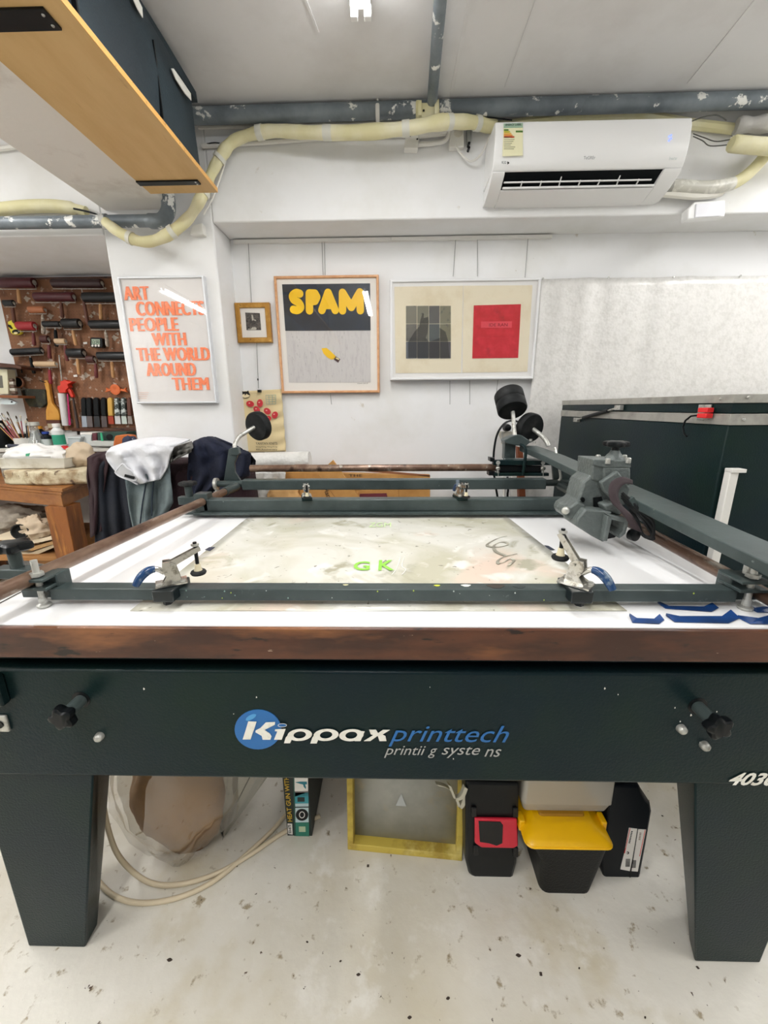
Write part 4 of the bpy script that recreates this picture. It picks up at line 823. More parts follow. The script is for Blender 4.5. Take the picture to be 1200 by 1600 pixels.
card('cardboard_carton', 'flattened brown carton standing along the wall behind the rear bar', [(418, 740), (460, 738), (672, 743), (672, 790), (670, 900), (418, 900)], 2.20, .05, ex1)
def ex2(g):
    p = at(504, 764, Y=2.128)
    text('lettering', 'Planr', M('ink_black2', '25221F', .8), g, p, Vector((.42, 0, -.9)), Vector((.9, 0, .42)), .075, .026)
    part(MB().tube([at(497, 742, Y=2.128), at(530, 785, Y=2.128)], .001, 4), 'fold_line', kraftd, g)
card('cardboard_carton', 'tilted open brown carton whose corner pokes above the rear rod', [(520, 719), (562, 778), (590, 900), (440, 900), (470, 765)], 2.13, .02, ex2)
card('cardboard_carton', 'small brown carton left of the tilted one behind the rear bar', [(456, 764), (505, 762), (505, 900), (456, 900)], 2.16, .02)
g = thing('kraft_bundle', tuple(at(442, 780, Y=2.1)), 'crumpled kraft paper bundle behind the left end of the rear bar', 'paper')
def crump(c, r, mat, name, par, seed=0, nu=28, nv=18, amp=.25, fr=4.0):
    b = MB(); c = Vector(c)
    b.ball((0, 0, 0), 1, nu, nv); out = []
    for v in b.v:
        p = Vector(v); k = 1+amp*noise.noise(p*fr*.5+Vector((seed, 0, 0)))+amp*.5*abs(noise.noise(p*fr+Vector((0, seed, 0))))
        p = Vector((p.x*r[0], p.y*r[1], p.z*r[2]))*k; out.append(c+p)
    b.v = out; return b.build(name, mat, par, ang=50)
crump(at(443, 775, Y=2.12), (.09, .05, .06), M('kraft_paper', 'C69A62', .8, bump=(20, .4)), 'paper_wad', g, 2)
bub = M('bubble_wrap', 'DEDDD8', .3, bump=(60, .6), var=[('CBC9C2', 6, .45, .65)])
g = thing('bubble_wrap_roll', tuple(at(430, 720, Y=2.2)), 'roll of bubble wrap lying on the cartons below the cotton banner', 'roll')
pa = at(395, 722, Y=2.25); pb = at(484, 716, Y=2.25)
part(MB().lathe(pa-Vector((.06, 0, 0)), (1, 0, .02), [(.02, 0), (.05, .001), (.052, .05), (.052, (pb-pa).length+.055), (.05, (pb-pa).length+.06), (.02, (pb-pa).length+.06)], 24), 'wrap', bub, g)
g = thing('bubble_wrap_sheet', tuple(at(420, 760, Y=2.15)), 'loose bubble wrap hanging below the rear rod at left', 'wrap')
part(MB().grid(lambda u, v: at(385+u*62, 737+v*60, Y=2.2)+Vector((0, -.01+.012*math.sin(u*16+v*5), 0)), 30, 20), 'wrap', bub, g, solid=.004)
# ================================================================== CHAIR AND CLOTHES
def cl_mat(name, c, c2, b=120): return M(name, c, .9, bump=(b, .25), var=[(c2, 6, .4, .7)])
mar = cl_mat('maroon_fabric', '30191F', '241419')
g = thing('armchair', (-1.05, 1.9, 0), 'maroon upholstered chair buried under clothes left of the machine', 'chair')
rings = []
for z, w, d in ((.35, .33, .10), (.40, .36, .11), (.7, .365, .11), (.92, .36, .10), (.97, .34, .08), (.985, .30, .05)):
    rings.append([(-1.045+w*math.copysign(abs(math.cos(t))**.35, math.cos(t)), 1.93+d*math.copysign(abs(math.sin(t))**.5, math.sin(t)), z) for t in [2*math.pi*k/32 for k in range(32)]])
part(MB().loft(rings), 'backrest', mar, g)
part(MB().box((-1.38, 1.62, .36), (-.66, 1.90, .47)), 'seat', mar, g, bevel=.03)
for x in (-1.36, -.70):
    for y in (1.65, 1.98): part(MB().tube([(x, y, 0), (x, y, .38)], .018, 10), 'leg', blackp, g)
def patch(label, name, L_, R_, Y0, mat, amp=.015, fr=22, nu=36, nv=36, cat='clothing', top=.07, seed=0, th=.006, sag=.0):
    """cloth hanging over the chair back: L_, R_ are matching lists of edge points, top to bottom"""
    n = len(L_)-1
    def ip(P, v):
        t = min(v*n, n-1e-6); i = int(t); f = t-i; return P[i][0]*(1-f)+P[i+1][0]*f, P[i][1]*(1-f)+P[i+1][1]*f
    def fn(u, v):
        a = ip(L_, v); b = ip(R_, v); x = a[0]*(1-u)+b[0]*u; y = a[1]*(1-u)+b[1]*u - sag*(1-v)*math.sin(math.pi*u)
        yy = Y0+top*max(0, 1-v*4)**2+amp*(math.sin(u*fr+2*math.sin(v*3+seed)+seed)*(.3+.7*v)+1.2*noise.noise(Vector((u*4, v*4, seed))))
        return at(x, y, Y=yy)
    o = MB().grid(fn, nu, nv).build(name, mat, None, solid=th, ang=80); return tag(o, label, cat)
patch('black trousers hanging at the left of the chair back', 'trousers', [(166, 707), (152, 730), (150, 780), (148, 830), (150, 880)], [(225, 712), (222, 730), (222, 770), (222, 820), (222, 880)], 1.79, cl_mat('black_denim', '141A26', '0E121C'), seed=1)
patch('maroon cloth hanging off the left corner of the chair', 'cloth', [(150, 708), (136, 716), (136, 745), (140, 780), (142, 840)], [(180, 704), (172, 716), (166, 745), (160, 780), (158, 830)], 1.785, mar, seed=3, fr=8)
jm = cl_mat('grey_denim', '59666A', '7A8686')
patch('washed grey-green jeans hanging below the white T-shirt', 'jeans', [(200, 725), (196, 750), (199, 775), (203, 800), (208, 824)], [(264, 700), (265, 730), (268, 760), (270, 785), (262, 800)], 1.755, jm, seed=5, fr=12, amp=.02)
for a_, b_, l in (((228, 756), (219, 818), 'left'), ((240, 752), (237, 806), 'right')):
    jn = COL.objects['jeans']; mb_ = MB(); mb_.tube([at(a_[0], a_[1], Y=1.728), at((a_[0]+b_[0])/2-1, (a_[1]+b_[1])/2, Y=1.722), at(b_[0], b_[1], Y=1.722)], .003, 6)
    part(mb_, 'trouser_seam', M('seam_dark', '1E2A36', .9), jn)
patch('crumpled grey shirt between the white T-shirt and navy sweatshirt', 'shirt', [(262, 702), (260, 710), (262, 718), (264, 724)], [(300, 690), (301, 699), (298, 706), (276, 716)], 1.76, cl_mat('grey_jersey', '74736F', '5C5B56'), amp=.02, seed=7, fr=20)
patch('navy sweatshirt draped over the right of the chair back', 'sweatshirt', [(303, 690), (296, 704), (294, 722), (293, 745), (296, 774)], [(336, 683), (370, 697), (392, 709), (390, 742), (334, 778)], 1.80, cl_mat('navy_jersey', '0E1730', '0A1022'), amp=.026, seed=9, fr=19, sag=3)
patch('black garment end sticking out right of the navy sweatshirt', 'jacket', [(372, 702), (368, 715), (372, 736)], [(388, 706), (399, 720), (397, 734)], 1.83, cl_mat('black_cloth', '101218', '0A0B0F'), seed=4)
tee = cl_mat('white_jersey', 'DCDDE1', 'D0D1D6')
patch('white T-shirt thrown over the clothes on the chair', 't_shirt', [(174, 699), (165, 709), (168, 721), (184, 741), (215, 757)], [(297, 687), (272, 698), (266, 712), (261, 730), (250, 749)], 1.72, tee, amp=.024, seed=2, fr=15, nu=56, nv=48, sag=9)
ts = COL.objects['t_shirt']
part(MB().tube(spline([at(x, y, Y=1.692) for x, y in ((180, 738), (186, 730), (192, 725), (198, 731), (207, 737), (214, 748), (208, 751), (196, 748), (185, 743), (180, 738))], 4), .0035, 8), 'collar', tee, ts)
part(MB().ppx([(181, 738), (192, 727), (206, 738), (212, 748), (206, 749), (194, 746)], 1.690, 1.694), 'collar_inside', M('jersey_inside', 'B9BABC', .9), ts)
g = thing('neck_label', tuple(at(202, 744, Y=1.69)), 'black neck label inside the collar of the white T-shirt', 'label')
part(MB().ppx([(195, 741), (210, 745), (209, 749), (194, 745)], 1.676, 1.68), 'tag', blackp, g)
# ================================================================== WORKBENCH AT LEFT
pine = M('varnished_wood', '96602C', .35, stretch=(.5, 2, 2), var=[('774518', 9, .45, .65), ('B37D40', 14, .6, .75)])
pinev = M('varnished_leg', '8A501C', .4, stretch=(3, 3, .4), var=[('673810', 9, .45, .65), ('B07430', 14, .56, .72)])
ZB = .84
g = thing('workbench', (-2.2, 2.2, 0), 'orange varnished wooden workbench at the left under the tool board', 'workbench')
A_ = at(-40, 752, Z=ZB); B_ = at(97, 764, Z=ZB); C_ = at(137, 749, Z=ZB)
A_ = B_+(A_-B_)*4.2; C_ = B_+(C_-B_)*2.4
D_ = Vector((A_.x, 2.75, ZB)); C2 = Vector((C_.x-.02, 2.75, ZB))
def slab(P, z0, z1, inset=0):
    c = sum(P, Vector())/len(P); return MB().prism([Vector((p.x+(c.x-p.x)*inset, p.y+(c.y-p.y)*inset, z0)) for p in P], (0, 0, z1-z0))
PO = [A_, B_, C_, C2, D_]
part(slab(PO, ZB-.018, ZB), 'bench_top', pine, g, bevel=.003); part(slab(PO, ZB-.034, ZB-.018, .012), 'top_moulding', pine, g, bevel=.003)
part(slab(PO, ZB-.095, ZB-.034, .02), 'apron', pine, g, bevel=.002)
lx, ly = B_.x-.07, B_.y+.07
part(MB().loft([[(lx-.055, ly-.05, 0), (lx+.035, ly-.05, 0), (lx+.035, ly+.05, 0), (lx-.055, ly+.05, 0)], [(lx-.06, ly-.05, ZB-.095), (lx+.05, ly-.05, ZB-.095), (lx+.05, ly+.05, ZB-.095), (lx-.06, ly+.05, ZB-.095)]]), 'leg', pinev, g, bevel=.003)
for x, y in ((-2.95, 2.2), (-2.95, 2.7), (lx-.05, 2.62)): part(MB().box((x-.05, y-.05, 0), (x+.05, y+.05, ZB-.095)), 'leg', pinev, g, bevel=.003)
part(slab(PO, .40, .425, .05), 'lower_shelf', kraftd, g)
# things on the lower shelf
def sh_pt(px, py): return at(px, py, Y=2.12)
g = thing('grey_cloth_bag', tuple(sh_pt(30, 815)), 'crumpled grey cloth bag on the shelf under the workbench', 'bag')
crump(at(20, 812, Y=2.24), (.21, .10, .085), M('grey_linen', 'A39A8C', .9, bump=(30, .5), var=[('8B8276', 9, .45, .6)]), 'bag_body', g, 5, 40, 26, .35, 6)
g = thing('paper_bag', tuple(sh_pt(50, 830)), 'pale kraft paper bag with open dark mouth under the workbench', 'bag')
kp = M('pale_kraft', 'C3B097', .85, bump=(25, .4))
crump(at(54, 826, Y=2.04), (.09, .05, .065), kp, 'bag_body', g, 11, 32, 22, .4, 6)
part(MB().lathe(at(46, 826, Y=2.04)-Vector((0, .045, 0)), (.3, -1, .1), [(.035, 0), (.042, .02), (.036, .021), (.03, .002)], 18), 'bag_mouth', blackr, g)
for i, (lb, dy, c) in enumerate((('folded cream paper at the top of the paper pile under the workbench', 0, 'D9C9AE'), ('brown wrapping paper in the middle of the pile under the workbench', 11, 'B48F60'), ('lowest folded cream sheet of the pile under the workbench', 20, 'CDBD9F'))):
    q = [(-10, 838+dy), (45, 845+dy), (84, 838+dy-i*4), (88, 842+dy-i*4), (50, 850+dy), (-10, 843+dy)]
    tag(MB().ppx(q, 2.0+i*.01, 2.2).build('folded_paper', M('pp_'+c, c, .85), bevel=.002), lb, 'paper')
g = thing('cardboard_tray', tuple(at(30, 870, Y=2.0)), 'dark brown box at the bottom of the shelf under the workbench', 'box')
part(MB().box((-2.6, 1.98, .43), (-1.78, 2.3, .455)), 'tray', kraftd, g, bevel=.004)
# things on the bench top
stone = M('lino_stone', 'C6BB9E', .8, bump=(25, .5), var=[('9A8464', 12, .46, .60), ('584433', 26, .58, .66)])
g = thing('stained_tray', tuple(at(70, 740, Y=2.0)), 'long stained cream slab-like tray at the front of the workbench', 'tray')
p0 = at(5, 755, Z=ZB+.001); p1 = at(134, 742, Z=ZB+.001)
b = MB(); fr_ = [at(6, 754, Y=2.02), at(70, 754.5, Y=1.985), at(135, 741, Y=2.03)]
q = [Vector((p.x, p.y, ZB+.001)) for p in fr_]; bk = [v+Vector((-.02, .30, 0)) for v in reversed(q)]
part(b.prism(q+bk, (0, 0, .075)), 'tray_body', stone, g, bevel=.012)
g = thing('white_tray', tuple(at(65, 722, Y=2.05)), 'white plastic photo tray standing on the stained tray', 'tray')
tz = ZB+.078
def tr_ring(s_, z): return [(-1.92-.17*s_, 2.16-.10*s_, z), (-1.92+.20*s_, 2.16-.10*s_, z), (-1.92+.20*s_, 2.16+.12*s_, z), (-1.92-.17*s_, 2.16+.12*s_, z)]
part(MB().loft([tr_ring(.93, tz), tr_ring(1.0, tz+.05), tr_ring(1.04, tz+.055), tr_ring(.98, tz+.054), tr_ring(.90, tz+.01)]), 'tray_body', M('off_white_plastic', 'DDDACF', .4, var=[('C5BFAE', 10, .5, .65)]), g, bevel=.003)
def sit(px, py, Y): return at(px, py, Y=Y)
g = thing('plastic_bag', tuple(sit(55, 712, 2.15)), 'white plastic carrier bag with green print heaped in the white tray', 'bag')
crump((-1.95, 2.16, tz+.06), (.155, .07, .055), M('bag_white', 'E6E4E0', .4), 'bag_body', g, 3, 40, 24, .3, 5)
dec('printed_mark', [(40, 709), (47, 708), (45, 713), (40, 713)], M('bag_green', '3E9B74', .5), g, 2.06)
g = thing('plastic_bag', tuple(sit(98, 705, 2.2)), 'red plastic bag tucked behind the white carrier bag', 'bag')
crump(sit(96, 707, 2.27), (.09, .04, .035), M('bag_red', 'C2262C', .4, var=[('E8D0CC', 14, .62, .68)]), 'bag_body', g, 8)
g = thing('kraft_bag', tuple(sit(126, 710, 2.1)), 'beige paper bag leaning at the right end of the workbench', 'bag')
crump(sit(127, 711, 2.16), (.075, .04, .065), kp, 'bag_body', g, 6)
# raised rear shelf
ZS = .985
g = thing('rear_shelf', (-2.2, 2.6, ZS), 'raised shelf at the back of the workbench holding bottles', 'shelf')
part(MB().box((-3.0, 2.45, ZS-.02), (-1.5, 2.79, ZS)), 'shelf_board', M('shelf_white', 'C9C6BD', .6), g, bevel=.002)
for x in (-2.9, -2.1, -1.55): part(MB().box((x, 2.47, ZB), (x+.03, 2.77, ZS-.02)), 'shelf_support', kraftd, g)
def bottle(name, label, px, Y, h, r, mat, capm, prof=None, labm=None, cat='bottle', z=ZS):
    c = at(px, 690, Y=Y); g = thing(name, (c.x, Y, z), label, cat); o = Vector((c.x, Y, z))
    prof = prof or [(r*.95, 0), (r, .004), (r, h*.72), (r*.5, h*.84), (r*.45, h*.88)]
    part(MB().lathe(o, (0, 0, 1), prof, 18), 'bottle_body', mat, g)
    part(MB().lathe(o+Vector((0, 0, h*.87)), (0, 0, 1), [(r*.62, 0), (r*.62, h*.13), (r*.5, h*.135)], 14), 'cap', capm, g)
    if labm: part(MB().lathe(o+Vector((0, 0, h*.15)), (0, 0, 1), [(r*1.02, 0), (r*1.02, h*.4)], 18), 'bottle_label', labm, g)
    return g
J = [(r_, h_) for r_, h_ in ((.024, 0), (.025, .075))]
bottle('paint_jar', 'yellow-labelled paint jar with black and white lid, left of its orange twin', 39, 2.55, .10, .027, blackp, paper, [(.026, 0), (.027, .003), (.027, .088)], M('jar_yellow', 'D9B92E', .5), 'jar')
bottle('paint_jar', 'orange-labelled paint jar with black and white lid beside the glass flask', 47, 2.55, .10, .024, blackp, paper, [(.023, 0), (.024, .003), (.024, .088)], M('jar_orange', 'D98A3A', .5), 'jar')
glb = glass_mat('bottle_glass', (.92, .95, .93), .10, .25, (.75, .78, .75))
bottle('glass_flask', 'clear conical glass flask on the rear shelf', 58, 2.5, .16, .05, glb, M('flask_top', 'C9C9C0', .4), [(.05, 0), (.052, .01), (.05, .03), (.022, .10), (.018, .15)])
bottle('ink_bottle', 'dark bottle with blue cap on the rear shelf', 74, 2.52, .10, .030, M('dark_glass', '1B2026', .2), M('cap_blue', '22409A', .4), labm=M('lab_grey', 'BFC5C2', .5))
bottle('squeeze_bottle', 'white bottle with green stripe on the rear shelf', 93, 2.5, .15, .033, M('pe_white', 'DDE0DC', .4), paper, labm=M('lab_green', '2F9C7A', .5))
bottle('black_bottle', 'black bottle behind the glass flask', 66, 2.62, .13, .03, blackp, M('cap_orange', 'E29A2A', .4))
bottle('clear_bottle', 'small clear bottle between the flask and the blue-capped bottle', 82, 2.6, .10, .022, glb, paper)
def boxy(name, label, px, Y, mat, cat='box', d=.1, lid=None):
    c = at(*px[0], Y=Y); g = thing(name, (c.x, Y+d/2, ZS), label, cat); part(MB().ppx(px, Y, Y+d), 'box_body', mat, g, bevel=.002)
    if lid: part(MB().ppx(lid[0], Y-.004, Y+d), 'lid', lid[1], g, bevel=.001)
    return g
boxy('storage_box', 'grey translucent storage box left of the taller one on the rear shelf', [(106, 684), (125, 684), (124, 698), (107, 698)], 2.52, M('trans_grey', 'B9BFC0', .4), lid=([(104, 682), (126, 682), (126, 685), (104, 685)], M('lid_pale', 'D3D8D8', .4)))
boxy('storage_box', 'taller white storage box right of the grey translucent one', [(126, 678), (143, 678), (142, 695), (127, 695)], 2.55, M('trans_white', 'D0D4D2', .4), lid=([(125, 676), (144, 676), (144, 679), (125, 679)], paper))
boxy('book', 'maroon book standing on the rear shelf', [(144, 677), (151, 677), (151, 694), (145, 694)], 2.54, M('book_maroon', '5B2430', .6), 'book')
boxy('green_box', 'dark green box with round black speaker on the rear shelf', [(152, 676), (197, 675), (198, 692), (153, 692)], 2.5, M('box_green', '24443A', .5))
dec('round_panel', ell(171, 683, 5, 5, 16), blackp, boxy('green_card', 'bright green card standing in front of the dark green box', [(156, 676), (159, 676), (162, 692), (158, 692)], 2.48, M('card_green', '2FA678', .5), 'card', .004), 2.499)
boxy('small_carton', 'flat white carton in front of the green box', [(140, 689), (178, 690), (177, 697), (140, 697)], 2.46, M('carton_white', 'C9CCC6', .6), d=.06)
g = thing('orange_cloth', tuple(sit(190, 690, 2.35)), 'crumpled orange cloth behind the white T-shirt', 'cloth')
part(MB().ppx([(179, 681), (192, 679), (205, 680), (207, 688), (209, 716), (180, 718), (176, 702), (177, 690)], 1.93, 1.97), 'cloth_body', M('cloth_orange', 'B4602C', .9, bump=(30, .6)), g, bevel=.006)
g = thing('navy_cloth', tuple(sit(203, 690, 2.0)), 'navy patterned cloth edge behind the white T-shirt', 'cloth')
crump(sit(204, 696, 1.90), (.035, .03, .045), M('cloth_navy', '2B3147', .9, var=[('C9CBD2', 60, .62, .66)]), 'cloth_body', g, 14)
for i, (lb, y, c) in enumerate((('upper dark paint tube lying left of the white tray', 697, '2E3140'), ('lower grey paint tube lying left of the white tray', 705, '6C6E70'))):
    a = sit(14, y, 2.3); b_ = sit(34, y, 2.3); g = thing('paint_tube', tuple(a), lb, 'tube', 'paint tubes left of the white tray')
    part(MB().tube([a, a+(b_-a)*.7, b_], [.012, .011, .003], 12), 'tube_body', M('tube'+c, c, .4), g); part(MB().tube([a-Vector((.015, 0, 0)), a], .007, 10), 'cap', paper, g)
g = thing('paint_tube_rack', (-2.52, 2.35, ZB), 'small grey riser under the paint tubes', 'box')
c_ = sit(24, 710, 2.3); part(MB().box((c_.x-.08, 2.27, ZB), (c_.x+.08, 2.36, c_.z+.008)), 'riser', M('riser_grey', '8F8D86', .6), g, bevel=.003)
# brush pot
c = at(24, 690, Y=2.42); g = thing('brush_pot', (c.x, 2.42, ZS), 'white pot crammed with used paintbrushes at far left', 'pot')
part(MB().lathe((c.x, 2.48, ZS), (0, 0, 1), [(.042, 0), (.048, .005), (.05, .065), (.046, .066), (.044, .01)], 20), 'pot', M('pot_white', 'D9D7D0', .4), g)
BC = c.x
for i in range(16):
    a = random.uniform(-.03, .03); h = random.uniform(.14, .22); tx = a*2.6+random.uniform(-.03, .02)-.02
    b = thing('paintbrush', (BC+a, 2.48, ZS+.01), 'thin used paintbrush standing in the white pot', 'brush', 'paintbrushes in the white pot')
    p0 = Vector((BC+a, 2.48+random.uniform(-.02, .02), ZS+.01)); p1 = p0+Vector((tx, random.uniform(-.03, .03), h)); d = (p1-p0)
    part(MB().tube([p0, p0+d*.8], .0032, 6), 'handle', M('bh%d' % (i % 4), ('8A5A34', '2A2A2C', 'B98A52', 'A04A5A')[i % 4], .5), b)
    part(MB().tube([p0+d*.8, p0+d*.9], .0036, 6), 'ferrule', zinc, b); part(MB().tube([p0+d*.9, p0+d*.96, p1], [.0036, .0045, .001], 6), 'bristles', M('br%d' % (i % 2), ('4A3D30', 'C9C0AC')[i % 2], .9), b)
bottle('black_bag', 'black rounded bottle left of the paintbrushes', 4, 2.55, .17, .06, blackp, blackp, [(.05, 0), (.065, .03), (.06, .11), (.03, .15)], cat='bottle')
# small wall shelf at far left
g = thing('wall_shelf', tuple(at(5, 620, Y=2.7)), 'small two-tier wooden wall shelf at the left frame edge', 'shelf')
part(MB().ppx([(-40, 566), (0, 567), (20, 569), (33, 573), (33, 577), (18, 574), (-40, 573)], 2.62, 2.79), 'upper_board', woodd, g, bevel=.002)
part(MB().ppx([(-40, 616), (28, 618), (28, 622), (-40, 621)], 2.62, 2.79), 'lower_board', M('shelf_wood', '8A5230', .6), g, bevel=.002)
g = thing('shelf_card', tuple(at(5, 600, Y=2.68)), 'cream card box standing on the small wall shelf', 'box')
part(MB().ppx([(-30, 576), (11, 577), (13, 616), (-30, 616)], 2.66, 2.72), 'box_body', M('card_cream', 'D9D5B8', .7), g, bevel=.002)
dec('picture_patch', [(-10, 586), (3, 587), (5, 606), (-10, 606)], M('patch_grey', '6C6A60', .7), g, 2.66)
for i in range(5):
    c = at(17+i*1.2, 594+i*5, Y=2.68)
    tag(MB().lathe(c-Vector((.015, 0, 0)), (1, 0, 0), [(.010, 0), (.0115, .002), (.0115, .03), (.010, .034)], 12).build('thread_spool', M('spool%d' % (i % 2), ('6A5648', 'C9C3B6')[i % 2], .6)), 'small spool stacked beside the cream card box', 'spool', 'spools on the small wall shelf')
g = thing('white_tube', tuple(at(5, 627, Y=2.65)), 'white flat squeegee blade hanging under the small wall shelf', 'squeegee')
part(MB().ppx([(-30, 624), (12, 623), (26, 629), (22, 632), (8, 632), (-30, 628)], 2.65, 2.67), 'blade', M('pale_blue_white', 'D9E4E6', .4), g, bevel=.002)
part(MB().ppx(ell(18, 628, 1.4, 1.2, 8), 2.648, 2.652), 'hole', blackp, g)
# ================================================================== TOOL BOARD
YT = 2.784
tl = at(4, 452, Y=YT); br = at(206, 672, Y=YT)
x0 = (at(0, 452, Y=YT).x+at(47, 672, Y=YT).x)/2; x1 = -1.42; z1 = (at(100, 436, Y=YT)).z; z0 = at(120, 672, Y=YT).z
peg = M('hardboard', '84583A', .7, bump=(60, .15), var=[('8F6244', 4, .45, .65), ('5E3A26', 7, .55, .7), ('BCA898', 22, .60, .66)])
board = thing('tool_board', ((x0+x1)/2, YT, z0), 'brown perforated hardboard panel splashed with white paint', 'board')
part(MB().box((x0, YT-.008, z0), (x1, YT+.01, z1)), 'panel', peg, board)
part(MB().box((x0, YT-.012, z1-.002), (x1, YT+.01, z1+.008)), 'top_batten', woodd, board)
hb = MB(); nh = 0
for i in range(52):
    for j in range(38):
        cx = x0+.012+i*.0205; cz = z0+.012+j*.0205
        if cx < x1 and cz < z1-.01: hb.add([(cx-.002, YT-.0085, cz), (cx, YT-.0085, cz-.002), (cx+.002, YT-.0085, cz), (cx, YT-.0085, cz+.002)], [(0, 1, 2, 3)])
hs = part(hb, 'peg_holes', M('hole_dark', '2E1C12', .9), board, flat=True); hs['kind'] = 'stuff'
for i in range(60):
    p = at(random.uniform(30, 190), random.uniform(450, 640), Y=YT-.009); r_ = random.choice((.003, .005, .008, .012, .02))
    part(MB().prism([p+Vector((r_*(1+.5*math.sin(3*t+i))*math.cos(t), 0, .7*r_*(1+.5*math.cos(4*t))*math.sin(t))) for t in [2*math.pi*k/11 for k in range(11)]], (0, .0006, 0)), 'paint_splash', M('splash', 'B9AC9C', .8), board, flat=True)
part(MB().box((at(128, 664, Y=YT).x, YT-.10, at(150, 672, Y=YT).z-.002), (x1, YT, at(150, 668, Y=YT).z)), 'ledge', woodd, board, bevel=.002)
HD = {'wood': M('h_wood', 'C09060', .5, var=[('A07040', 30, .5, .7)]), 'maroon': M('h_maroon', '6A2C2C', .45), 'black': blackp, 'brown': M('h_brown', '5E3424', .5), 'grey': M('h_grey', '9C8C7C', .7, var=[('D0C8BC', 60, .5, .6)]), 'red': M('h_red', '8E2B35', .4)}
RC = {'maroon': M('r_maroon', '4E1820', .35), 'dark': M('r_dark', '33181A', .4), 'black': M('r_black', '16181B', .4), 'tan': M('r_tan', 'B06E48', .5), 'red': M('r_red', 'A32A30', .4), 'cream': M('r_cream', 'D3B490', .5), 'brown': M('r_brown', '4A2420', .5)}
def zt(x, y): return (x/5.333, 400+y/5.333)
def brayer(label, xa, xb, y, r, rc, hx0=None, hy0=None, hx1=None, hy1=None, hc='wood', tilt=0):
    Y = YT-.055; a = at(*zt(xa, y+tilt), Y=Y); b = at(*zt(xb, y-tilt), Y=Y); k = r/5.333*2.72/F
    g = thing('ink_brayer', ((a.x+b.x)/2, Y, min(a.z, b.z)), label, 'brayer', 'ink brayers hung on the tool board')
    d = (b-a); L = d.length
    part(MB().lathe(a, d, [(k*.4, 0), (k*.97, .0005), (k, .003), (k, L-.003), (k*.97, L-.0005), (k*.4, L)], 20), 'roller', RC[rc], g)
    part(MB().lathe(a+d*1.0, d, [(k*.5, 0), (k*.5, .004)], 12), 'hub', zinc, g); part(MB().lathe(a, -d, [(k*.5, 0), (k*.5, .004)], 12), 'hub', zinc, g)
    if hx0 is not None:
        h0 = at(*zt(hx0, hy0), Y=Y); h1 = at(*zt(hx1, hy1), Y=Y+.01)
        e = Vector((0, 0, -1)); p = [a-d.normalized()*.004, a-d.normalized()*.005+e*(k*1.25), b+d.normalized()*.005+e*(k*1.25), b+d.normalized()*.004]
        part(MB().tube(p, .0022, 6), 'yoke', zinc, g)
        part(MB().tube([Vector((h0.x, Y, p[1].z)), h0], .003, 6), 'shank', zinc, g)
        part(MB().tube([h0, h0+(h1-h0)*.15, h0+(h1-h0)*.6, h0+(h1-h0)*.92, h1], [.007, .0095, .0105, .0115, .008], 12), 'handle', HD[hc], g)
for a in (('largest glossy maroon brayer at the top left of the tool board', -20, 285, 222, 36, 'maroon', 150, 275, 165, 395, 'wood'),
          ('small black brayer below the largest maroon one at the board edge', 35, 115, 392, 22, 'black', 105, 430, 120, 560, 'brown'),
          ('long dark brown brayer at the top middle of the tool board', 440, 850, 228, 30, 'dark', 690, 330, 735, 580, 'brown'),
          ('long maroon brayer just below the top dark brown one', 295, 615, 340, 32, 'maroon', 508, 385, 520, 515, 'brown'),
          ('thick black brayer with wooden handle at top right of the board', 700, 1010, 345, 35, 'black', 835, 400, 842, 528, 'wood'),
          ('small tan roller below the long maroon brayer', 245, 375, 447, 24, 'tan', 355, 495, 362, 650, 'grey'),
          ('bright red brayer with white hub right of the yellow tape gun', 150, 290, 583, 32, 'red', 276, 640, 286, 745, 'maroon'),
          ('slim black brayer right of the bright red one', 362, 500, 567, 22, 'black', 461, 615, 472, 755, 'black'),
          ('short thick black brayer with wooden handle in the board middle', 530, 665, 562, 35, 'black', 605, 620, 636, 745, 'wood'),
          ('black brayer with speckled grey handle beside the timer', 755, 1010, 570, 31, 'black', 880, 630, 898, 755, 'grey'),
          ('tiny dark maroon brayer under the bright red one', 345, 405, 693, 27, 'brown', 406, 740, 416, 855, 'maroon'),
          ('small cream brayer with maroon handle left of the wooden-handled black one', 462, 548, 710, 20, 'cream', 541, 745, 562, 875, 'maroon'),
          ('long slim black brayer at the left edge of the board with black handle', 100, 350, 795, 25, 'black', 252, 845, 285, 980, 'black', 7),
          ('short black brayer with wooden handle lower middle of the board', 570, 700, 808, 34, 'black', 646, 855, 660, 985, 'wood'),
          ('short maroon brayer between the two lower wooden-handled black ones', 728, 790, 860, 27, 'brown', 797, 895, 803, 1015, 'maroon'),
          ('long black brayer with wooden handle at the lower right of the board', 820, 1060, 833, 31, 'black', 930, 880, 946, 1015, 'wood'),
          ('cream rolling-pin brayer with red handle above the wooden paddle brush', 290, 470, 900, 20, 'cream', 412, 945, 424, 1065, 'red')): brayer(*a)
def ztp(pts): return [zt(x, y) for x, y in pts]
def tool(name, label, cat, ref): c = at(*zt(*ref), Y=YT-.03); return thing(name, tuple(c), label, cat)
def tp(g, name, pts, mat, y0=.035, y1=.02, **k): return part(MB().ppx(ztp(pts), YT-y0, YT-y1), name, mat, g, **k)
g = tool('digital_timer', 'black digital timer with grey screen and three white buttons', 'timer', (800, 720))
tp(g, 'timer_body', [(750, 688), (760, 678), (840, 680), (852, 690), (855, 750), (845, 762), (760, 760), (750, 745)], blackp, .045, .012, bevel=.002)
scn = tp(g, 'screen', [(762, 692), (830, 694), (832, 738), (764, 736)], M('lcd', 'A9BBA4', .3), .047, .044)
a, b = zt(768, 702), zt(826, 730); tpx('digits', '12:50', M('ink_dark', '1B2B33', .6), g, a[0], a[1], b[0], b[1], YT-.0475, bold=.01)
for x in (770, 796, 822): tp(g, 'button', ell(x, 747, 9, 9, 12), paper, .049, .044)
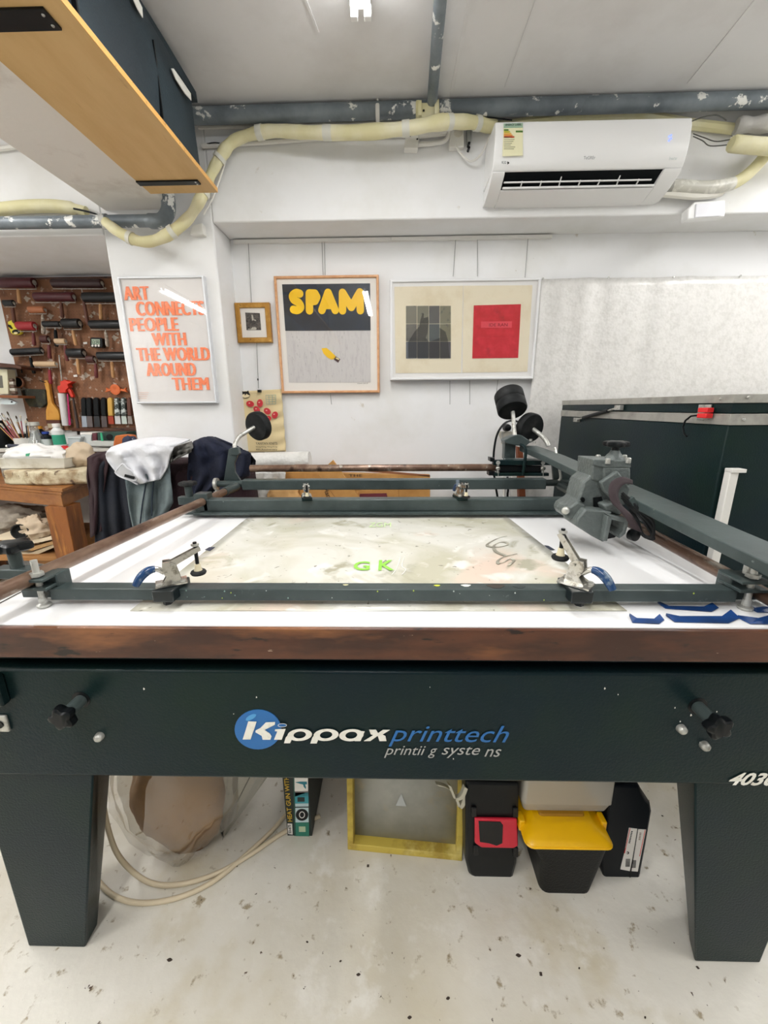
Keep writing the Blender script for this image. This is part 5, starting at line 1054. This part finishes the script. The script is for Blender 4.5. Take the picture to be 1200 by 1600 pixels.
g = tool('tape_gun', 'yellow and black tape gun at the left edge of the tool board', 'tape gun', (115, 600))
tp(g, 'gun_body', [(62, 548), (105, 528), (118, 580), (140, 600), (172, 608), (175, 640), (150, 655), (110, 655), (90, 640), (72, 600)], M('gun_yellow', 'E2D23A', .4), .045, .025, bevel=.003)
tp(g, 'black_grip', [(66, 570), (85, 575), (105, 605), (92, 608), (66, 585)], blackp, .048, .044); tp(g, 'tape_hole', ell(132, 632, 32, 20), blackp, .048, .044); tp(g, 'tape_roll', ell(130, 642, 18, 9), M('gun_pale', 'E9D79A', .4), .050, .047)
g = tool('paddle_brush', 'yellow wooden paddle brush hung by a string', 'brush', (430, 1200))
tp(g, 'paddle', [(362, 1040), (385, 1034), (402, 1060), (415, 1150), (430, 1225), (480, 1285), (495, 1330), (495, 1368), (382, 1368), (380, 1290), (395, 1230), (385, 1130)], M('paddle_wood', 'D79A3E', .45, var=[('C4832C', 20, .5, .7)]), .04, .015, bevel=.004)
tp(g, 'metal_band', [(385, 1368), (497, 1368), (497, 1395), (388, 1395)], HD['brown'], .038, .017); tp(g, 'bristles', [(395, 1395), (500, 1395), (512, 1438), (402, 1432)], M('bristle', 'BFAE90', .9), .036, .019)
part(MB().tube([at(*zt(332, 1038), Y=YT-.03), at(*zt(380, 1054), Y=YT-.04)], .003, 6), 'string', blackp, g)
g = tool('caulking_gun', 'red caulking gun loaded with a white cartridge', 'caulking gun', (535, 1200))
part(MB().tube([at(*zt(492, 825), Y=YT-.04), at(*zt(515, 1040), Y=YT-.04)], .004, 8), 'plunger_rod', zinc, g)
rdp = M('gun_red', 'D2321E', .4)
tp(g, 'gun_head', [(500, 1045), (540, 1030), (560, 1045), (605, 1045), (560, 1070), (570, 1095), (545, 1120), (548, 1138), (495, 1142), (475, 1105), (478, 1080), (500, 1080)], rdp, .06, .02, bevel=.003)
tp(g, 'trigger', [(560, 1085), (590, 1120), (612, 1170), (600, 1182), (585, 1170), (560, 1120)], rdp, .05, .03, bevel=.003)
c0 = at(*zt(515, 1145), Y=YT-.04); c1 = at(*zt(552, 1412), Y=YT-.04)
part(MB().tube([c0, c1], .0225, 18), 'cartridge', M('cartridge', 'E2DFDC', .4), g)
tp(g, 'magenta_stripe', [(556, 1150), (566, 1150), (590, 1405), (572, 1410)], M('magenta', 'B01C5C', .5), .0645, .0615)
g = tool('mesh_pouch', 'dark mesh pouch hung beside the paddle brush', 'pouch', (280, 1180))
tp(g, 'pouch', [(175, 1120), (220, 1105), (370, 1112), (378, 1150), (385, 1230), (350, 1262), (240, 1255), (210, 1210)], M('mesh_dark', '35352C', .9, bump=(150, .4), var=[('4C4A36', 10, .5, .6)]), .035, .01, bevel=.006)
g = tool('magnifier', 'round black magnifier at the left edge of the tool board', 'magnifier', (160, 1055))
c = at(*zt(160, 1055), Y=YT-.02); part(MB().lathe(c, (.1, -1, .1), [(.036, 0), (.037, .012), (.031, .016), (.03, .010)], 24), 'rim', M('wood_rim', 'A06A4A', .5), g); part(MB().lathe(c, (.1, -1, .1), [(.03, .008), (.03, .013)], 24), 'lens', blackp, g)
part(MB().tube([at(*zt(150, 930), Y=YT-.02), at(*zt(180, 945), Y=YT-.03), at(*zt(182, 975), Y=YT-.03)], .004, 8), 'hook', blackp, g)
g = tool('dark_rod', 'long dark wooden rod leaning below the caulking gun trigger', 'rod', (620, 1300))
part(MB().tube([at(*zt(595, 1100), Y=YT-.03), at(*zt(620, 1250), Y=YT-.04), at(*zt(645, 1400), Y=YT-.05), at(*zt(657, 1490), Y=YT-.06)], [.004, .008, .010, .009], 10), 'shaft', M('rod_wood', '3A261F', .5), g)
g = tool('orange_funnel', 'orange plastic wheel with side prongs above the scrapers', 'funnel', (965, 1115))
orp = M('orange_plastic', 'D9682A', .4); c = at(*zt(965, 1113), Y=YT-.03)
part(MB().lathe(c, (0, -1, 0), [(.034, 0), (.034, .008), (.02, .010), (.006, .004)], 24), 'disc', orp, g)
for sg in (-1, 1): tp(g, 'prong', [(965+sg*38, 1105), (965+sg*60, 1110), (965+sg*85, 1095), (965+sg*80, 1115), (965+sg*92, 1135), (965+sg*62, 1128), (965+sg*38, 1125)], orp, .04, .025, bevel=.002)
for i, (x, lb, hc_, bc, w) in enumerate(((690, 'black-handled scraper with pale blade, leftmost in the rack', 'black', 'A9B2BC', 24), (735, 'black-handled scraper second in the rack', 'black', '6B615F', 26), (795, 'all-black scraper third in the rack', 'black', '2A2C2E', 28), (855, 'black-handled scraper with grey blade next to the yellow handle', 'black', '5C5250', 26),
                            (912, 'yellow-handled scraper with red blade', 'yellow', 'A83A1C', 26), (968, 'dark-handled scraper with white blade', 'grey', 'D5D3D2', 26), (1022, 'green-tinted white scraper at the right of the rack', 'grey', 'CFDCD2', 24), (1070, 'brown-handled scraper partly behind the column', 'brown', '9A9088', 20))):
    g = tool('scraper', lb, 'scraper', (x, 1300)); g['group'] = 'scrapers in the rack'; w *= .80
    s_ = (x-700)*.03
    hm = M('h_yellow', 'D6A84E', .5) if hc_ == 'yellow' else (M('h_dk', '3B4440', .5, var=[('C8CFCB', 40, .5, .55)]) if hc_ == 'grey' else HD[hc_])
    tp(g, 'handle', [(x-w, 1195), (x-w*.4, 1178), (x+w*.5, 1180), (x+w, 1200), (x+w*.85+6, 1300), (x+w+8, 1332), (x-w+8, 1332), (x-w*.8, 1290)], hm, .045, .02, bevel=.004)
    tp(g, 'blade', [(x-w+8, 1332), (x+w+8, 1332), (x+w+18, 1425-(i > 3)*25), (x-w+14, 1425-(i > 3)*25)], M('bl'+bc, bc, .4), .036, .030)
# wall labels / little clips on the board
for i, (x, y, l) in enumerate(((710, 725, 'white paper tag left of the timer'), (628, 998, 'white tag below the lower wooden handle'))):
    g = tool('paper_tag', l, 'tag', (x, y)); tp(g, 'tag', [(x-18, y-6), (x+12, y-10), (x+16, y+8), (x-14, y+10)], paper, .014, .010)
# ================================================================== UNDER THE TABLE
g = thing('heat_gun_box', (-.27, 1.0, 0), 'narrow green and black heat gun box standing on end', 'box')
bxm = M('box_black', '12211F', .5); bx0 = at(449, 1307, Z=0); bx1 = at(487.5, 1307, Z=0); yb = .892
part(MB().box((bx0.x, yb, 0), (bx1.x, yb+.26, .34)), 'carton', bxm, g, bevel=.001)
def bd(name, q, mat, d=.0008, yy=None): return part(MB().ppx([(440+x/15.24, 1210+y/15.24) for x, y in q], (yy or yb)-d, yb), name, mat, g, flat=True)
bd('green_band', [(280, 90), (300, 90), (325, 1480), (305, 1480)], M('bx_green', '1F5A4A', .5))
bd('white_panel', [(305, 60), (625, 60), (630, 400), (310, 405)], paper); bd('gun_picture', [(330, 190), (440, 175), (600, 175), (605, 235), (560, 240), (580, 310), (575, 350), (530, 300), (510, 240), (440, 225)], M('gun_teal', '1E7C8C', .5), .0014)
bd('teal_panel', [(315, 430), (635, 425), (640, 690), (320, 695)], M('bx_teal', '3E9AA6', .5)); bd('dark_window', [(375, 550), (545, 548), (548, 650), (378, 652)], bxm, .0014); bd('white_panel', [(320, 425), (632, 420), (635, 520), (320, 525)], M('bx_pink', 'D9C9C6', .5)); bd('white_panel', [(322, 700), (640, 695), (640, 765), (325, 770)], M('bx_pale', 'BFD3D6', .5), .0011)
bd('white_panel', [(325, 800), (640, 795), (645, 1140), (330, 1145)], M('bx_pale', 'BFD3D6', .5))
bd('dial_picture', [(485+150*math.cos(t), 965+140*math.sin(t)) for t in [2*math.pi*k/24 for k in range(24)]], blackp, .0014)
bd('dial_ring', [(485+70*math.cos(t), 965+80*math.sin(t)) for t in [2*math.pi*k/20 for k in range(20)]], paper, .0018); bd('dial_centre', [(485+52*math.cos(t), 965+62*math.sin(t)) for t in [2*math.pi*k/20 for k in range(20)]], blackp, .0022)
bd('green_panel', [(330, 1150), (650, 1150), (655, 1480), (335, 1485)], M('bx_green2', '2A7A66', .5)); bd('screen_picture', [(410, 1245), (565, 1245), (570, 1370), (415, 1370)], M('bx_lcd', 'B9CBA9', .5), .0014)
bd('sticker', [(140, 1175), (250, 1180), (262, 1435), (155, 1415)], paper)
gy = M('bx_yellow', 'C9A52E', .5)
p = at(440+258/15.24, 1210+1120/15.24, Y=yb-.001); text('lettering', 'HEAT GUN WITH LCD DISPLAY', gy, g, (p.x, yb-.0008, p.z), (0, 0, 1), (-1, 0, 0), .30, .0135, bold=.02)
p = at(440+235/15.24, 1210+1395/15.24, Y=yb-.001); text('lettering', '53-675', blackp, g, (p.x, yb-.0012, p.z), (0, 0, 1), (-1, 0, 0), .032, .008, bold=.03)
# yellow screen frame
g = thing('silkscreen_frame', (.03, .9, 0), 'yellow-stained wooden silkscreen frame with grey mesh standing under the table', 'frame')
fwood = M('yellow_wood', 'C9B24E', .55, var=[('A98F3A', 14, .5, .65), ('DCCB7C', 9, .6, .7)])
L0 = at(543, 1328, Z=0); R0 = at(722, 1346, Z=0); ax_ = (R0-L0).normalized(); dn = Vector((ax_.y, -ax_.x, 0)); upv = Vector((0, 0, 1))+(-dn)*.10; upv.normalize()
wd = (R0-L0).length; hh = .46
def fp(x, z, d=0): return L0+ax_*x+upv*z-dn*d
def fbx(x0, z0, x1, z1, nm): 
    b = MB(); b.prism([fp(x0, z0), fp(x1, z0), fp(x1, z1), fp(x0, z1)], -dn*.032); return part(b, nm, fwood, g, bevel=.002)
fbx(0, 0, wd, .02, 'frame_rail'); fbx(0, hh-.02, wd, hh, 'frame_rail'); fbx(0, .02, .017, hh-.02, 'frame_stile'); fbx(wd-.017, .02, wd, hh-.02, 'frame_stile')
meshm = M('screen_mesh', '9B9C96', .5, var=[('B2B3AC', 5, .4, .55), ('BDB091', 7, .56, .66), ('77828E', 6, .60, .70)])
part(MB().add([fp(.015, .018, .028), fp(wd-.015, .018, .028), fp(wd-.015, hh-.018, .028), fp(.015, hh-.018, .028)], [(0, 1, 2, 3)]), 'screen_mesh', meshm, g, solid=.001)
part(MB().prism([fp(.135, .13, .026), fp(.165, .13, .026), fp(.15, .17, .026)], -dn*.001), 'light_patch', M('pale_patch', 'BFC3C2', .5), g)
g = thing('plastic_wrapper', tuple(at(712, 1235, Y=.82)), 'clear crinkled plastic wrapper hooked on the top right of the silkscreen frame', 'wrapper')
clr = glass_mat('clear_film', (.97, .97, .95), .12, .22, (.85, .83, .76))
for j, pts in enumerate(([(682, 1222), (700, 1228), (712, 1245), (716, 1257), (722, 1250), (724, 1232)], [(700, 1222), (706, 1236), (710, 1244), (720, 1240), (726, 1226)])):
    P = spline([at(x, y, Y=.815-.01*j) for x, y in pts], 4)
    part(MB().loft([[p+Vector((-.004, 0, .004)), p+Vector((.004, 0, -.004)), p+Vector((.006, -.012, 0)), p+Vector((-.002, -.012, .006))] for p in P]), 'film_fold', M('film_pale', 'C9C5B2', .25), g)
# black case with red panel
g = thing('tool_case', (.25, .85, 0), 'tall black plastic case with a red handle panel', 'case')
YC = .795
part(MB().ppx([(728, 1222), (812, 1224), (811, 1300), (808, 1350), (802, 1372), (794, 1378), (744, 1376), (732, 1366), (727, 1345)], YC, YC+.16), 'case_shell', blackp, g, bevel=.008)
rc_ = M('case_red', 'D02038', .4)
part(MB().ppx([(742, 1280), (808, 1281), (810, 1322), (803, 1326), (752, 1325), (742, 1318)], YC-.008, YC), 'red_panel', rc_, g, bevel=.003)
part(MB().ppx([(748, 1284), (782, 1285), (786, 1290), (785, 1318), (776, 1322), (764, 1318), (750, 1316)], YC-.010, YC-.007), 'handle_opening', M('deep_black', '060708', .6), g, bevel=.001)
for x, y in ((741, 1270), (806, 1271), (744, 1330), (806, 1333)): part(MB().ppx([(x-4, y-7), (x+4, y-7), (x+4, y+7), (x-4, y+7)], YC-.006, YC), 'latch', M('deep_black', '060708', .6), g, bevel=.002)
# yellow lidded toolbox
g = thing('toolbox', (.42, .85, 0), 'black toolbox with a yellow hinged lid', 'toolbox')
bk_ = M('tool_black', '101213', .5, bump=(200, .2), spec=.2)
def rr4(x0, x1, y0, y1, z, r=.02):
    P = []
    for cx, cy, a0 in ((x1-r, y0+r, -90), (x1-r, y1-r, 0), (x0+r, y1-r, 90), (x0+r, y0+r, 180)):
        for k in range(5): a = R(a0+k*22.5); P.append((cx+r*math.cos(a), cy+r*math.sin(a), z))
    return P
tbL = at(845, 1395, Z=0); tbR = at(925, 1397, Z=0); tT = at(818, 1300, Y=.78); tR = at(950, 1300, Y=.78)
Yt0 = tbL.y
yz = at(880, 1318, Y=Yt0-.015).z
part(MB().loft([rr4(tbL.x, tbR.x, Yt0, Yt0+.14, 0), rr4(tbL.x-.012, tbR.x+.012, Yt0-.01, Yt0+.15, yz*.6), rr4(tT.x+.003, tR.x-.01, Yt0-.018, Yt0+.16, yz)]), 'box_body', bk_, g)
ylw = M('tool_yellow', 'F0B800', .35)
zt2 = at(880, 1282, Y=Yt0+.02).z
lx0, lx1 = at(822, 1330, Y=Yt0-.02).x, at(956, 1330, Y=Yt0-.02).x
part(MB().loft([rr4(lx0, lx1, Yt0-.022, Yt0+.165, yz-.006), rr4(lx0-.002, lx1+.002, Yt0-.026, Yt0+.168, yz+.004), rr4(lx0+.004, lx1-.004, Yt0-.016, Yt0+.16, yz+.012), rr4(lx0+.018, lx1-.02, Yt0+.0, Yt0+.15, zt2-.012), rr4(lx0+.03, lx1-.032, Yt0+.014, Yt0+.14, zt2)]), 'lid', ylw, g)
part(MB().loft([rr4(lx0-.002, lx1+.002, Yt0-.0265, Yt0+.168, yz-.002, .02), rr4(lx0-.004, lx1+.004, Yt0-.029, Yt0+.17, yz+.0, .02), rr4(lx0-.002, lx1+.002, Yt0-.0265, Yt0+.168, yz+.003, .02)]), 'lid_lip', ylw, g)
part(MB().loft([rr4(lx0+.045, lx1-.045, Yt0+.03, Yt0+.09, zt2, .008), rr4(lx0+.047, lx1-.047, Yt0+.032, Yt0+.088, zt2+.006, .008)]), 'top_tray', M('amber', 'A97A1C', .3), g)
for sg, xx in ((-1, lx0), (1, lx1)): part(MB().box((xx-.006 if sg < 0 else xx-.008, Yt0+.02, yz-.01), (xx+.008 if sg < 0 else xx+.006, Yt0+.05, yz+.022)), 'latch', ylw, g, bevel=.003)
g = thing('clear_box', (.44, .9, 0), 'clear plastic tub sitting on the yellow toolbox lid', 'tub')
ct = glass_mat('tub_plastic', (.95, .94, .9), .10, .62, (.62, .59, .52))
yc2 = Yt0+.03; cz = zt2+.007; cx0 = at(817, 1262, Y=yc2).x; cx1 = at(954, 1270, Y=yc2).x
part(MB().loft([rr4(cx0+.006, cx1-.004, yc2+.01, yc2+.14, cz, .01), rr4(cx0, cx1, yc2, yc2+.15, cz+.03, .01), rr4(cx0-.002, cx1+.002, yc2-.002, yc2+.152, cz+.033, .01), rr4(cx0, cx1, yc2, yc2+.15, cz+.20, .01)]), 'tub_body', ct, g)
for i in range(6): crump((cx0+.03+i*.024, yc2+.06, cz+.045), (.02, .03, .03), M('scrap%d' % (i % 2), ('9A8C78', '6F675C')[i % 2], .8), 'contents', g, i, 12, 8)
g = thing('drill_case', (.6, .86, 0), 'slim black drill case with torn white barcode labels', 'case')
YD = .80
part(MB().ppx([(952, 1228), (1000, 1228), (1004, 1238), (1010, 1250), (1017, 1256), (1019, 1268), (1010, 1320), (998, 1384), (992, 1389), (982, 1391), (966, 1386), (944, 1378), (940, 1345), (948, 1290)], YD, YD+.17), 'case_shell', M('case_black', '0A1017', .45, spec=.2), g, bevel=.006)
def s9(pts): return [(960+x/8.8875, 1220+y/8.8875) for x, y in pts]
def dd(name, pts, mat, d=.001): return part(MB().ppx(s9(pts), YD-d, YD), name, mat, g, flat=True)
part(MB().ppx(s9([(322, 670), (330, 670), (232, 1260), (214, 1440), (204, 1440), (222, 1260)]), YD-.0016, YD), 'case_seam', M('deep_black', '060708', .6), g)
dd('paper_label', [(205, 655), (318, 670), (320, 700), (270, 1000), (245, 1100), (215, 1255), (85, 1230), (92, 1190), (140, 1000)], paper); dd('paper_label', [(332, 675), (440, 682), (325, 1262), (240, 1255)], paper)
dd('red_line', [(215, 660), (222, 660), (145, 1010), (138, 1008)], redp, .0014); dd('red_line', [(425, 684), (432, 684), (355, 1050), (348, 1048)], redp, .0014)
for i in range(9): dd('barcode_bar', [(160+i*7, 1085), (163+i*7, 1085), (158+i*7, 1195), (154+i*7, 1195)], blackp, .0014)
for i in range(6): dd('barcode_bar', [(252+i*9, 1105), (257+i*9, 1105), (250+i*9, 1210), (245+i*9, 1210)], blackp, .0014)
dd('round_mark', [(185+20*math.cos(t), 1002+18*math.sin(t)) for t in [2*math.pi*k/16 for k in range(16)]], blackp, .0014); dd('round_mark', [(178+9*math.cos(t), 1002+10*math.sin(t)) for t in [2*math.pi*k/12 for k in range(12)]], paper, .0018)
for i in range(8): dd('print_line', [(235-i*5, 700+i*22), (255-i*5, 702+i*22), (253-i*5, 714+i*22), (233-i*5, 712+i*22)], blackp, .0014)
for i in range(5): dd('print_line', [(350-i*3, 720+i*22), (375-i*3, 722+i*22), (373-i*3, 734+i*22), (347-i*3, 732+i*22)], M('h_grey', '9C8C7C', .7), .0014)
# bagged brown bundle
g = thing('bagged_bundle', (-.55, .93, 0), 'brown bundle in a clear plastic bag beside the left table leg', 'bag')
br_ = M('brown_bundle', '8F6838', .6, var=[('74522C', 6, .45, .65)], bump=(12, .3))
crump((-.605, .875, .165), (.13, .075, .165), br_, 'bundle', g, 21, 36, 26, .15, 3)
cb = glass_mat('clear_bag', (.97, .96, .94), .035, .03, (.6, .57, .52))
rings = []
for z, r1, r2, ox in ((.004, .06, .05, -.02), (.03, .105, .09, -.01), (.10, .15, .13, 0), (.2, .175, .15, 0), (.32, .18, .15, .01), (.42, .15, .13, 0), (.47, .06, .06, 0)):
    rings.append([(-.60+ox+r1*.92*(1+.10*math.sin(5*t+z*9)+.05*math.sin(11*t+z*20))*math.cos(t), .868+r2*.80*(1+.10*math.sin(4*t+z*14))*math.sin(t), max(.002, z+.012*math.sin(6*t))) for t in [2*math.pi*k/40 for k in range(40)]])
part(MB().loft(rings), 'clear_bag', cb, g)
# clear film sheet draped beside the bag
g = thing('plastic_sleeve', (-.4, 1.0, 0), 'translucent plastic sleeve with dark edges hanging between the bag and the heat gun box', 'sleeve')
cs_ = glass_mat('grey_film', (.85, .84, .8), .06, .15, (.45, .43, .38))
a = at(306, 1205, Y=.93); b = at(425, 1205, Y=1.0); c = at(349, 1308, Z=.01)
part(MB().grid(lambda u, v: (a*(1-u)+b*u)*(1-v)+(c+Vector((.008*(u-.5), 0, 0)))*v+Vector((0, .008*math.sin(u*9), 0)), 14, 14), 'film', cs_, g, solid=.001)
part(MB().tube([a, (a+c)/2+Vector((.008, 0, 0)), c], .0022, 6), 'dark_edge', blackp, g)
part(MB().tube([at(395, 1205, Y=1.0), at(372, 1250, Y=.98), at(350, 1292, Y=.96)], .0018, 6), 'dark_edge', M('edge_grey', '5A564C', .6), g)
cbl = M('cream_cable', 'D2C3A6', .5)
def fl(x, y, z=.007): return at(x, y, Z=z)
tag(MB().tube(spline([at(150, 1210, Y=.79), at(160, 1250, Y=.785), at(169, 1295, Y=.775), at(184, 1335, Y=.76), fl(212, 1366, .02), fl(245, 1382), fl(290, 1380), fl(340, 1364), fl(390, 1336), fl(446, 1299), fl(500, 1275)], 8), .0062, 10).build('mains_cable', cbl), 'upper cream mains cable looping from the left leg around the bag', 'cable')
tag(MB().tube(spline([fl(120, 1330), fl(155, 1379), fl(185, 1403), (fl(225, 1411)), fl(280, 1402), fl(335, 1376), fl(385, 1335), fl(425, 1298), fl(448, 1272), fl(480, 1240)], 8), .0062, 10).build('mains_cable', cbl), 'lower cream mains cable sweeping widest across the floor', 'cable')
# loose bits on the floor
for i in range(14):
    x, y = ((532, 1502), (560, 1523), (810, 1493), (1035, 1275), (1090, 1512), (845, 1522), (905, 1513), (640, 1590), (265, 1500), (480, 1472), (370, 1353), (575, 1353), (1008, 1590), (700, 1560))[i]
    p = fl(x, y, .0005); r_ = .0022+.001*(i % 3)
    tag(MB().prism([p+Vector((r_*math.cos(t)*(1.1+.5*math.sin(2*t+i)), r_*.8*math.sin(t), 0)) for t in [2*math.pi*k/8 for k in range(8)]], (0, 0, .0012)).build('debris_crumb', M('crumb', '3A2E24', .8)), 'tiny dark crumb on the painted floor', 'debris', 'crumbs on the floor')
